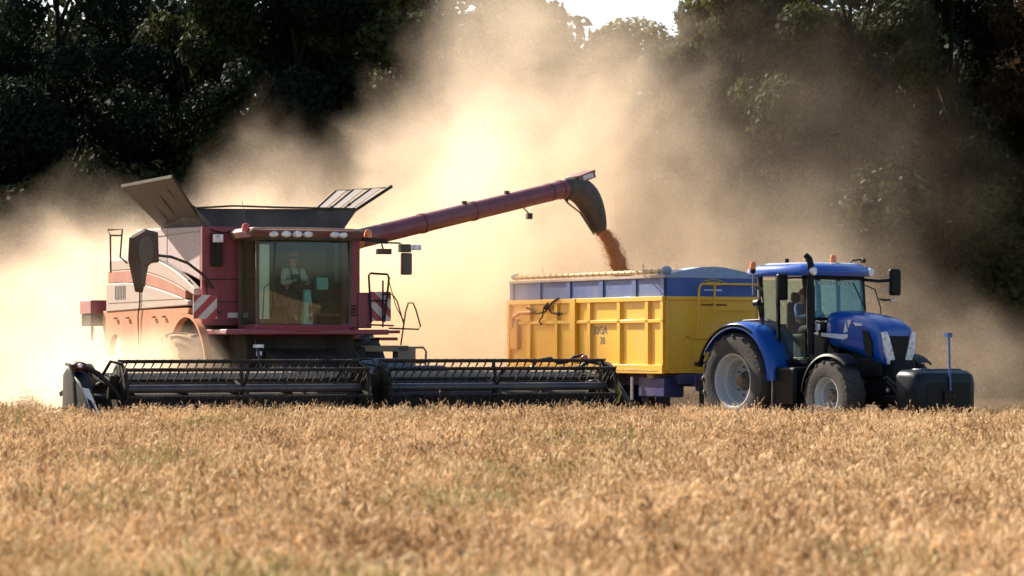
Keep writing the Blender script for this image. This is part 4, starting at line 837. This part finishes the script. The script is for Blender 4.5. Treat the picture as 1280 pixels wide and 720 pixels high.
# exhaust stack
q = MB(); q.path([(2.02,-.80,1.55),(2.02,-.80,3.40),(2.0,-.82,3.50),(1.93,-.86,3.58)], [.075,.075,.068,.06], 14); q.tube((2.02,-.8,2.1),(2.02,-.8,2.95),.095,n=16); q.build('exhaust_stack', M['tblack'], T)
q = MB(); q.box(2.03,2.12,-.70,-.62,2.05,2.18); q.tube((2.06,-.66,1.95),(2.06,-.66,2.05),.03,n=8); q.build('step_lamp', M['lamp'], T, .01)
# steps / tank box
q = MB(); q.box(1.28,1.98,-1.20,-.72,.50,1.30); q.build('fuel_tank', M['tblack'], T, .06)
q = MB(); q.box(1.22,1.26,-1.22,-.85,.45,1.32); q.build('step_edge', M['steel'], T, .005)
# mirrors
q = MB(); q.path([(1.85,-.84,3.12),(1.75,-1.05,3.12),(1.62,-1.2,3.1)],.022,6); q.build('mirror_arm', M['tblack'], T)
q = MB(); q.box(1.52,1.64,-1.34,-1.08,2.66,3.20); q.build('mirror', M['tblack'], T, .04)
q = MB(); q.path([(1.85,.82,3.10),(1.88,1.2,3.08),(1.9,1.5,3.10)],.035,8); q.path([(1.82,.84,3.0),(1.95,1.05,2.9),(2.02,1.15,2.5),(2.02,1.13,2.25)],.014,6); q.path([(2.0,1.14,2.7),(1.95,1.35,2.68),(1.92,1.6,2.70)],.022,6); q.build('mirror_arm', M['tblack'], T)
q = MB(); q.box(1.84,1.97,1.50,1.80,2.78,3.34); q.build('mirror', M['tblack'], T, .05)
q = MB(); q.box(1.9,1.96,1.50,1.66,2.64,2.72); q.build('small_mirror', M['mglass'], T, .02)
# interior
q = MB(); q.box(.60,1.1,-.26,.26,1.85,1.98); q.box(.50,.63,-.24,.24,1.95,2.65); q.box(.65,.95,-.15,.15,1.4,1.85); q.box(.51,.61,-.13,.13,2.65,2.85); q.build('seat', M['seat'], T, .05)
q = MB(); q.bar((1.75,0,1.4),(1.35,0,2.2),.12,.16); q.box(1.45,1.85,-.25,.25,2.05,2.22); q.build('dashboard', M['tblack'], T, .03)
q = MB(); q.path([(1.28+.06*math.sin(a), .19*math.cos(a), 2.27+.18*math.sin(a)) for a in [i*2*math.pi/20 for i in range(21)]], .015, 6, False); q.build('steering_wheel', M['tblack'], T)
q = MB(); q.bar((1.865,.50,3.04),(1.93,.72,2.62),.012,.02); q.bar((1.93,.72,2.62),(1.95,.78,2.5),.02,.03); q.build('wiper', M['tblack'], T)
text('sun_strip_lettering', 'TRACTEUR', .13, mat('pale teal lettering', (.35,.62,.66), .5), T, on_front(1.865,-.08,3.02) @ Matrix.Rotation(R(-10),4,'X'), sx=1.0) if False else None
q = MB(); 
for k in range(9): y = -.48 + k*.11; q.box(1.862,1.868,y,y+.06,2.98,3.06)
q.box(1.985,1.992,.44,.70,2.34,2.42); q.build('windscreen_sticker', mat('pale teal film', (.30,.52,.56), .5), T)
q = MB(); q.box(2.0,2.004,.30,.62,2.32,2.40); q.build('windscreen_plate', mat('grey plate', (.35,.42,.40), .5), T)
td = empty('person'); seated_person(td, (0,0,0), M['bshirt'], M['denim'])
td.matrix_world = Matrix.Translation((5.62,58.9,0)) @ Matrix.Rotation(R(36-90), 4, 'Z') @ Matrix.Translation((.72,0,1.97)); tag(td, 'driver in blue shirt seated behind the windscreen of the blue tractor', 'person')
# front linkage and weight
q = MB(); q.box(3.75,4.55,-.30,.30,.55,.95); q.bar((3.9,-.45,.7),(4.7,-.5,.65),.1,.12); q.bar((3.9,.45,.7),(4.7,.5,.65),.1,.12); q.bar((3.9,0,1.15),(4.6,0,1.0),.08,.08); q.tube((3.8,-.38,1.1),(4.3,-.45,.75),.05); q.tube((3.8,.38,1.1),(4.3,.45,.75),.05); q.build('front_linkage', M['tblack'], T, .02)
q = MB(); q.ball((3.95,-.42,.85),.055,2); q.build('link_pin', M['steel'], T)
wp = lambda k: [(4.48,.46),(4.54,.40),(5.08,.38),(5.19,.46),(5.21,1.02),(5.17,1.18),(5.06,1.25),(4.60,1.27),(4.49,1.20)]
def wring(y, s): return [(4.8+(x-4.8)*s, y, .80+(z-.80)*s) for x, z in wp(0)]
q = MB(); q.loft([wring(-.80,.70), wring(-.77,.86), wring(-.70,.96), wring(-.60,1.0), wring(.60,1.0), wring(.70,.96), wring(.77,.86), wring(.80,.70)]); wt = q.build('front_weight', M['weight'], T, .01, smooth=50)
for y in (-.45,0.3): q = MB(); q.box(4.7,5.1,y,y+.1,.26,.42); q.build('weight_foot', M['dblack'], wt, .01)
q = MB(); q.box(5.20,5.26,-.14,.14,.62,.86); q.ball((5.26,-.07,.7),.03,1); q.ball((5.26,.07,.7),.03,1); q.ball((5.26,-.07,.82),.03,1); q.ball((5.26,.07,.82),.03,1); q.build('hitch_plate', M['steel'], wt, .008) if False else q.build('hitch_plate', M['dblack'], wt, .008)
q = MB(); q.tube((5.24,.02,.86),(5.20,.02,1.92),.022,n=8); q.box(5.15,5.24,-.04,.08,1.90,1.99); q.build('marker_rod', M['rodblue'], wt)

# shorten the wheelbase a little: everything ahead of the rear axle closes up evenly
def squash(u): return u if u < 0 else (u * .925 if u < 3 else u - .225)
for ch in T.children:
    if ch.type == 'EMPTY': ch.location.x = squash(ch.location.x); continue
    for o_ in [ch] + list(ch.children):
        if o_.type == 'MESH':
            for v in o_.data.vertices: v.co.x = squash(v.co.x)
q = MB(); q.box(5.18-.225,5.215-.225,-.60,.60,.50,1.02); q.build('weight_panel', M['tblack'], wt, .02)
q = MB(); q.box(4.70-.225,5.02-.225,-.55,.55,1.255,1.285); q.build('weight_top_plate', mat('top plate with painted sheen', (.05,.10,.16), .35), wt, .012)  # lighter blue of the plate paints sky light on the weight's top
q = MB(); q.path([(3.7,-.5,1.0),(3.9,-.62,1.12),(4.1,-.55,.95),(4.2,-.4,.8)], .025, 6); q.build('hydraulic_hose', M['hose'], T)
# ================================================================== TRAILER
tr = (3.24+1.25*.883, 60.2+1.25*.469)
G = empty('grain_trailer', (tr[0], tr[1], 0), R(28-90)); tag(G, 'yellow tipping trailer with blue extension boards being filled with grain', 'trailer')
LN = 7.15
q = MB(); q.box(-LN,0,-1.19,-1.14,1.2,2.8); q.box(-LN,0,1.14,1.19,1.2,2.8); q.box(-LN,0,-1.19,1.19,1.14,1.2); q.box(-.06,0,-1.19,1.19,1.2,2.8); q.box(-LN,-LN+.06,-1.19,1.19,1.2,2.8); body = q.build('body', M['yellow'], G)
for x in (-6.05,-4.75,-3.22,-1.89,-.68): q = MB(); q.prism([(x-.10,-1.19),(x+.10,-1.19),(x+.05,-1.25),(x-.07,-1.25)], 'z', 1.32, 2.70); q.build('side_rib', M['yellow'], body)
q = MB(); q.box(-LN,-.0,-1.26,-1.19,2.70,2.80); q.box(-LN,0,-1.25,-1.19,2.23,2.30); q.box(-LN,0,-1.27,-1.19,1.13,1.32); q.box(-LN,-LN+.12,-1.26,-1.19,1.3,2.72); q.box(-.10,0,-1.25,-1.19,1.3,2.72); q.build('side_rail', M['yellow'], body, .006)
q = MB(); q.box(-4.08,-3.82,-1.275,-1.19,1.16,2.80); q.build('door_post', M['yellow'], body, .006)
q = MB(); q.box(-1.4,-1.1,-1.28,-1.26,1.19,1.23); q.box(-4.6,-.2,-1.278,-1.27,1.19,1.21); q.build('sill_lip', M['tan'], body)
# upper blue boards
q = MB(); q.box(-LN+.05,0,-1.17,-1.13,2.80,3.20); q.box(-LN+.05,0,1.13,1.17,2.80,3.20); q.build('extension_board', M['tpanel'], G)
for x in (-7.02,-5.67,-4.25,-2.75,-1.3,-.12): q = MB(); q.box(x-.10,x+.08,-1.20,-1.165,2.80,3.20); q.build('board_post', M['tblue'], G, .004)
q = MB(); q.box(-.05,.0,-1.17,1.17,2.80,3.20)
q.build('front_board', M['tblue'], G)
q = MB(); q.prism([(-1.2,3.205),(1.2,3.205),(1.15,3.26),(.75,3.36),(.3,3.435),(0,3.45),(-.3,3.435),(-.75,3.36),(-1.15,3.26)], 'x', -.55, .03); q.build('folded_tarp', M['tarp'], G, smooth=60)
q = MB(); q.box(-LN+.02,.02,-1.22,-1.12,3.20,3.26); q.box(-LN+.02,.02,1.12,1.22,3.20,3.26); q.build('top_rail', M['csilver'], G, .004)
q = MB(); q.tube((-LN+.05,-1.12,3.34),(-.3,-1.12,3.34),.045,n=10)
for k in range(24): x = -LN+.2 + k*.285; q.tube((x,-1.12,3.34),(x+.05,-1.12,3.34),.058,n=8)
q.tube((-LN+.3,-1.12,3.26),(-LN+.3,-1.12,3.44),.02,n=6); q.tube((-5.6,-1.14,3.26),(-5.6,-1.14,3.55),.008,n=5); q.tube((-1.0,-1.14,3.26),(-1.0,-1.14,3.55),.01,n=5); q.build('roll_bar', M['tan'], G)
q = MB(); q.ball((-.10,-1.1,3.36),.12,2,(1.2,1,.8)); q.build('roller_end', M['tarp'], G)
q = MB(); q.ball((-LN+.1,-1.1,3.36),.09,2,(1.2,1,.8)); q.build('roller_end', M['tarp'], G)
# front face details
q = MB(); q.box(0,.05,-1.17,1.17,2.72,2.80); q.box(0,.06,-1.19,-1.12,1.2,2.72); q.box(0,.05,-.66,-.58,1.2,1.95); q.box(0,.05,-.66,1.1,1.88,1.95); q.box(0,.05,-1.1,1.1,1.14,1.22); q.build('front_frame', M['yellow'], body, .006)
q = MB(); q.box(.0,.02,-.45,-.15,1.30,1.38); q.build('small_plate', M['dblack'], body)
q = MB(); q.path([(.06,-.42,1.95),(.14,-.42,2.95),(.14,-.38,3.05),(.14,-.28,3.07),(.14,1.1,3.07)],.024,8); q.path([(.14,-.02,3.06),(.12,-.02,2.2)],.024,8)
for z in (2.5,): q.path([(.13,-.02,z),(.13,1.0,z)],.018,6)
q.build('front_ladder', M['yellow'], G)
text('maker_sign', 'DEMOCO', .16, M['texty'], G, on_front(.004,.02,3.06), sx=1.0) if False else None
q = MB(); q.prism([(-.22+.26*math.cos(a)+.25, 3.10+.06*math.sin(a)) for a in [i*2*math.pi/24 for i in range(24)]], 'x', .001, .006); sg = q.build('oval_sign', mat('dark blue sign', (.02,.05,.14), .5), G)
q = MB(); q.path([(.008, .03+.27*math.cos(a), 3.10+.065*math.sin(a)) for a in [i*2*math.pi/24 for i in range(25)]], .007, 5, False)
for k in range(7): q.box(.006,.012,-.14+.05*k,-.11+.05*k,3.075,3.125)
q.build('sign_mark', M['texty'], sg)
q = MB(); q.box(.002,.007,-.2,.04,2.93,2.955); q.box(.002,.007,.08,.25,2.92,2.955); q.build('sign_line', M['textw'], sg)
q = MB()
for k in range(12): q.box(.012,.016,-.28+.055*k,-.245+.055*k,2.60,2.64)
q.build('front_caption', M['rope'], body)
# lettering on the side
text('side_lettering', 'BIGA', .27, M['text'], body, on_side(-2.78,-1.194,2.07), sx=1.0)
text('side_lettering', '20', .24, M['text'], body, on_side(-2.70,-1.194,1.84), sx=1.0)
# rope and tie on the rear door section
q = MB(); rs = random.Random(5); pts = [(-6.2,-1.24,2.62)]
for k in range(10): pts.append((-6.1+.17*k, -1.27+rs.uniform(-.02,.02), 2.60 - .22*math.sin(k*.55)*(.4+.06*k) + rs.uniform(-.03,.03)))
q.path(pts,.022,6); q.path([(-5.25,-1.28,2.66),(-5.35,-1.28,2.4),(-5.5,-1.28,2.3),(-5.4,-1.28,2.22)],.02,6); q.path([(-5.1,-1.28,2.72),(-5.0,-1.28,2.55),(-4.9,-1.28,2.48),(-4.4,-1.28,2.46)],.024,6); q.ball((-5.15,-1.28,2.62),.07,2); q.ball((-4.55,-1.28,2.46),.05,2); q.build('rope', M['rope'], G)
q = MB(); q.path([(-6.9,-1.24,2.1),(-6.75,-1.3,2.4),(-6.4,-1.3,2.5),(-5.9,-1.26,2.5)],.05,8); q.box(-6.95,-6.6,-1.28,-1.2,1.65,2.35); q.build('hinge_arm', mat('orange yellow arm', (.75,.30,.01), .5, dust=.1), G, .01)
# chassis, drawbar, running gear
q = MB(); q.box(-LN+.3,.2,-.55,-.40,.85,1.12); q.box(-LN+.3,.2,.40,.55,.85,1.12); q.box(-.3,.1,-.9,.9,.9,1.12); q.box(-3.0,-2.8,-.9,.9,.9,1.1); q.loft([[(.1,-.5,.75),(.1,.5,.75),(.1,.5,1.05),(.1,-.5,1.05)], [(1.75,-.10,.62),(1.75,.10,.62),(1.75,.10,.82),(1.75,-.10,.82)]]); q.build('chassis_frame', M['blued'], G, .02)
q = MB(); q.box(-1.2,-.1,-1.15,-.65,.62,1.05); q.build('tool_box', M['blued'], G, .03)
q = MB(); q.box(-.75,-.5,-1.2,-1.0,1.02,1.14); q.build('body_stop', M['beam'], G, .01)
q = MB(); q.tube((.45,-.55,.25),(.45,-.55,1.0),.05); q.box(.3,.6,-.7,-.4,.12,.2); q.build('parking_jack', M['dblack'], G)
q = MB(); q.tube((-1.3,-1.25,.55),(-1.3,-1.25,1.05),.03); q.build('side_guard_post', M['white'], G)
for x in (-5.6,-4.25):
    for s in (-1,1): wheel(G, x, s*.95, .60, .50, .30, s, 14, M['rubber'], M['tblue'])
# what is inside and what falls
q = MB(); nx, ny = 28, 10; rows = []
for i in range(nx+1):
    x = -LN+.1 + (LN-.2)*i/nx; row = []
    for j in range(ny+1):
        y = -1.12 + 2.24*j/ny; z = 2.55 + .42*math.exp(-((x+3.1)/1.1)**2 - (y/.8)**2) + random.uniform(-.015,.015); row.append((x, y, z))
    rows.append(row)
q.loft(rows, closed=False)
gp = q.build('grain_heap', M['grain'], None); gp.matrix_world = Matrix.Translation((tr[0],tr[1],0)) @ Matrix.Rotation(R(28-90),4,'Z'); tag(gp, 'heap of reddish brown grain lying inside the yellow trailer', 'grain', kind='stuff')
mouth = mC @ (E_ + hd*1.20 - Z*.85); fall = []
vel = Vector((mC.to_3x3() @ hd)); 
rs = random.Random(3); bm = bmesh.new()
def stream(t): return mouth + vel * (1.05*t + .0*t*t) + Vector((0,0,-1)) * (.25*t + 1.35*t*t)
prof = []
for i in range(15):
    t = i/14*1.0; c_ = stream(t); prof.append((c_, (.15 + .11*t + .03*math.sin(i*2.3))))
q = MB(); q.bm.free(); q.bm = bm; q.path([p_[0] for p_ in prof], [p_[1]*.78 for p_ in prof], 10)
for v in bm.verts: v.co += Vector((rs.uniform(-.02,.02), rs.uniform(-.02,.02), rs.uniform(-.03,.03)))
for _ in range(8500):
    t = rs.random()**.75 * 1.08; c_ = stream(t); r = (.17 + .16*t) * math.sqrt(abs(rs.gauss(0,.6))); a = rs.uniform(0,6.283)
    p_ = c_ + Vector((r*math.cos(a), r*math.sin(a), rs.uniform(-.06,.06))); s = rs.uniform(.006,.013)
    v = [bm.verts.new(p_ + Vector(d_)*s) for d_ in ((1,0,-.4),(-.5,.87,-.4),(-.5,-.87,-.4),(0,0,1.1))]
    for f in ((0,1,2),(0,1,3),(1,2,3),(2,0,3)): bm.faces.new([v[i] for i in f])
gs_ = q.build('falling_grain', M['grain'], None, smooth=20); tag(gs_, 'stream of reddish brown grain pouring from the spout towards the trailer', 'grain', kind='stuff')
# straw lump on the stubble beyond the crop
q = MB(); rs = random.Random(8)
for _ in range(420):
    cx = rs.choice([-.45,.1,.6]); p_ = Vector((cx+rs.gauss(0,.16), rs.gauss(0,.15), abs(rs.gauss(0,.17)))); d_ = Vector((rs.gauss(0,1), rs.gauss(0,1), rs.gauss(0,.5))).normalized()*.14; q.tube(p_-d_, p_+d_, .008, n=3)
sh = q.build('straw_heap', M['straw'], None); sh.location = (-9.9, 60.5, 0.35); tag(sh, 'small low heap of straw lying on the stubble left of the header', 'straw')
q = MB(); 

# ------------------------------------------------------------------ dust: one volume with a real density field
def dust():
    me = bpy.data.meshes.new('dust_cloud'); o = bpy.data.objects.new('dust_cloud', me); COL.objects.link(o)
    LO, HI = (-19, 52.6, 0.02), (17, 87, 14.5)
    bm = bmesh.new(); bmesh.ops.create_cube(bm, size=1, matrix=Matrix.Translation([(a+b)/2 for a, b in zip(LO, HI)]) @ Matrix.Diagonal([*(b-a for a, b in zip(LO, HI)), 1])); bm.to_mesh(me); bm.free()
    m = bpy.data.materials.new('harvest dust'); m.use_nodes = True; N = m.node_tree.nodes; N.clear()
    out = N.new('ShaderNodeOutputMaterial'); pv = N.new('ShaderNodeVolumePrincipled'); pv.inputs['Color'].default_value = (0.97, 0.825, 0.65, 1); pv.inputs['Density'].default_value = 1.0; pv.inputs['Anisotropy'].default_value = 0.55
    m.node_tree.links.new(pv.outputs[0], out.inputs['Volume']); me.materials.append(m)
    ng = bpy.data.node_groups.new('dust field', 'GeometryNodeTree')
    ng.interface.new_socket('Geometry', in_out='INPUT', socket_type='NodeSocketGeometry'); ng.interface.new_socket('Geometry', in_out='OUTPUT', socket_type='NodeSocketGeometry')
    N = ng.nodes; L = ng.links; go = N.new('NodeGroupOutput'); pos = N.new('GeometryNodeInputPosition').outputs[0]
    def vm(op, a, b=None, sc=None):
        n = N.new('ShaderNodeVectorMath'); n.operation = op
        for i, v in enumerate((a, b)):
            if v is None: continue
            if isinstance(v, (tuple, list, Vector)): n.inputs[i].default_value = v
            else: L.new(v, n.inputs[i])
        if sc is not None: n.inputs['Scale'].default_value = sc
        return n.outputs['Value' if op == 'LENGTH' else 'Vector']
    def mt(op, a, b=None, c=None):
        n = N.new('ShaderNodeMath'); n.operation = op
        for i, v in enumerate((a, b, c)):
            if v is None: continue
            if isinstance(v, (int, float)): n.inputs[i].default_value = v
            else: L.new(v, n.inputs[i])
        return n.outputs[0]
    def noise(vec, sc, det=4, rough=.6):
        n = N.new('ShaderNodeTexNoise'); n.inputs['Scale'].default_value = sc; n.inputs['Detail'].default_value = det; n.inputs['Roughness'].default_value = rough; L.new(vec, n.inputs['Vector']); return n
    warp = vm('SCALE', vm('SUBTRACT', noise(pos, .22, 2).outputs['Color'], (.5,.5,.5)), sc=3.2)
    p = vm('ADD', pos, warp)
    big = noise(p, .36, 4, .6).outputs['Fac']
    bign = mt('MULTIPLY', mt('SUBTRACT', big, .5), 1.9)
    LOBES = DUST_LOBES
    tot = None
    for cx, cy, cz, rx, ry, rz, amp, soft in LOBES:
        d = vm('LENGTH', vm('DIVIDE', vm('SUBTRACT', p, (cx, cy, cz)), (rx, ry, rz)))
        e = mt('ADD', mt('SUBTRACT', 1.0, d), mt('MULTIPLY', bign, soft))
        s = N.new('ShaderNodeMapRange'); s.interpolation_type = 'SMOOTHSTEP'; s.inputs['From Min'].default_value = 0.0; s.inputs['From Max'].default_value = 0.75; s.inputs['To Max'].default_value = amp
        L.new(e, s.inputs['Value']); tot = s.outputs[0] if tot is None else mt('ADD', tot, s.outputs[0])
    fine = noise(p, .62, 3, .62).outputs['Fac']
    tot = mt('MULTIPLY', tot, mt('MAXIMUM', mt('MULTIPLY_ADD', fine, 3.4, -.7), 0.05))
    vc = N.new('GeometryNodeVolumeCube'); vc.inputs['Min'].default_value = LO; vc.inputs['Max'].default_value = HI
    vc.inputs['Resolution X'].default_value = 190; vc.inputs['Resolution Y'].default_value = 120; vc.inputs['Resolution Z'].default_value = 96
    L.new(tot, vc.inputs['Density'])
    sm_ = N.new('GeometryNodeSetMaterial'); sm_.inputs['Material'].default_value = m; L.new(vc.outputs[0], sm_.inputs[0]); L.new(sm_.outputs[0], go.inputs[0])
    md = o.modifiers.new('field', 'NODES'); md.node_group = ng
    tag(o, 'billowing tan dust cloud glowing in the sun behind the machines', 'dust', kind='stuff')
DUST_LOBES = [  # centre, radii, density, edge roughness
 (-15.5, 67, -.8, 6.8, 5, 3.9, .34, .65),
 (-9.8, 66, .9, 5.0, 5, 4.6, .36, .65),
 (-5.6, 67, 2.0, 4.6, 5, 5.2, .32, .65),
 (-1.4, 69, 2.6, 5.0, 5, 5.4, .30, .65),
 (-1.2, 72, 6.0, 3.6, 4, 4.2, .09, .8),
 (0.8, 75, 7.8, 4.2, 5, 5.2, .14, .85),
 (3.2, 73, 4.6, 4.0, 5, 5.2, .13, .85),
 (6.8, 73, 2.4, 4.2, 5, 4.6, .08, .85),
 (11.0, 71, .8, 3.6, 5, 3.0, .055, .85),
 (8.0, 80, 6.5, 7, 5, 6.5, .012, .8),
 (-8.6, 57.4, .4, 2.6, 2.6, 1.9, .40, .5),
 (-6.9, 54.6, .6, 1.9, 1.6, 1.5, .8, .5),
]
dust()
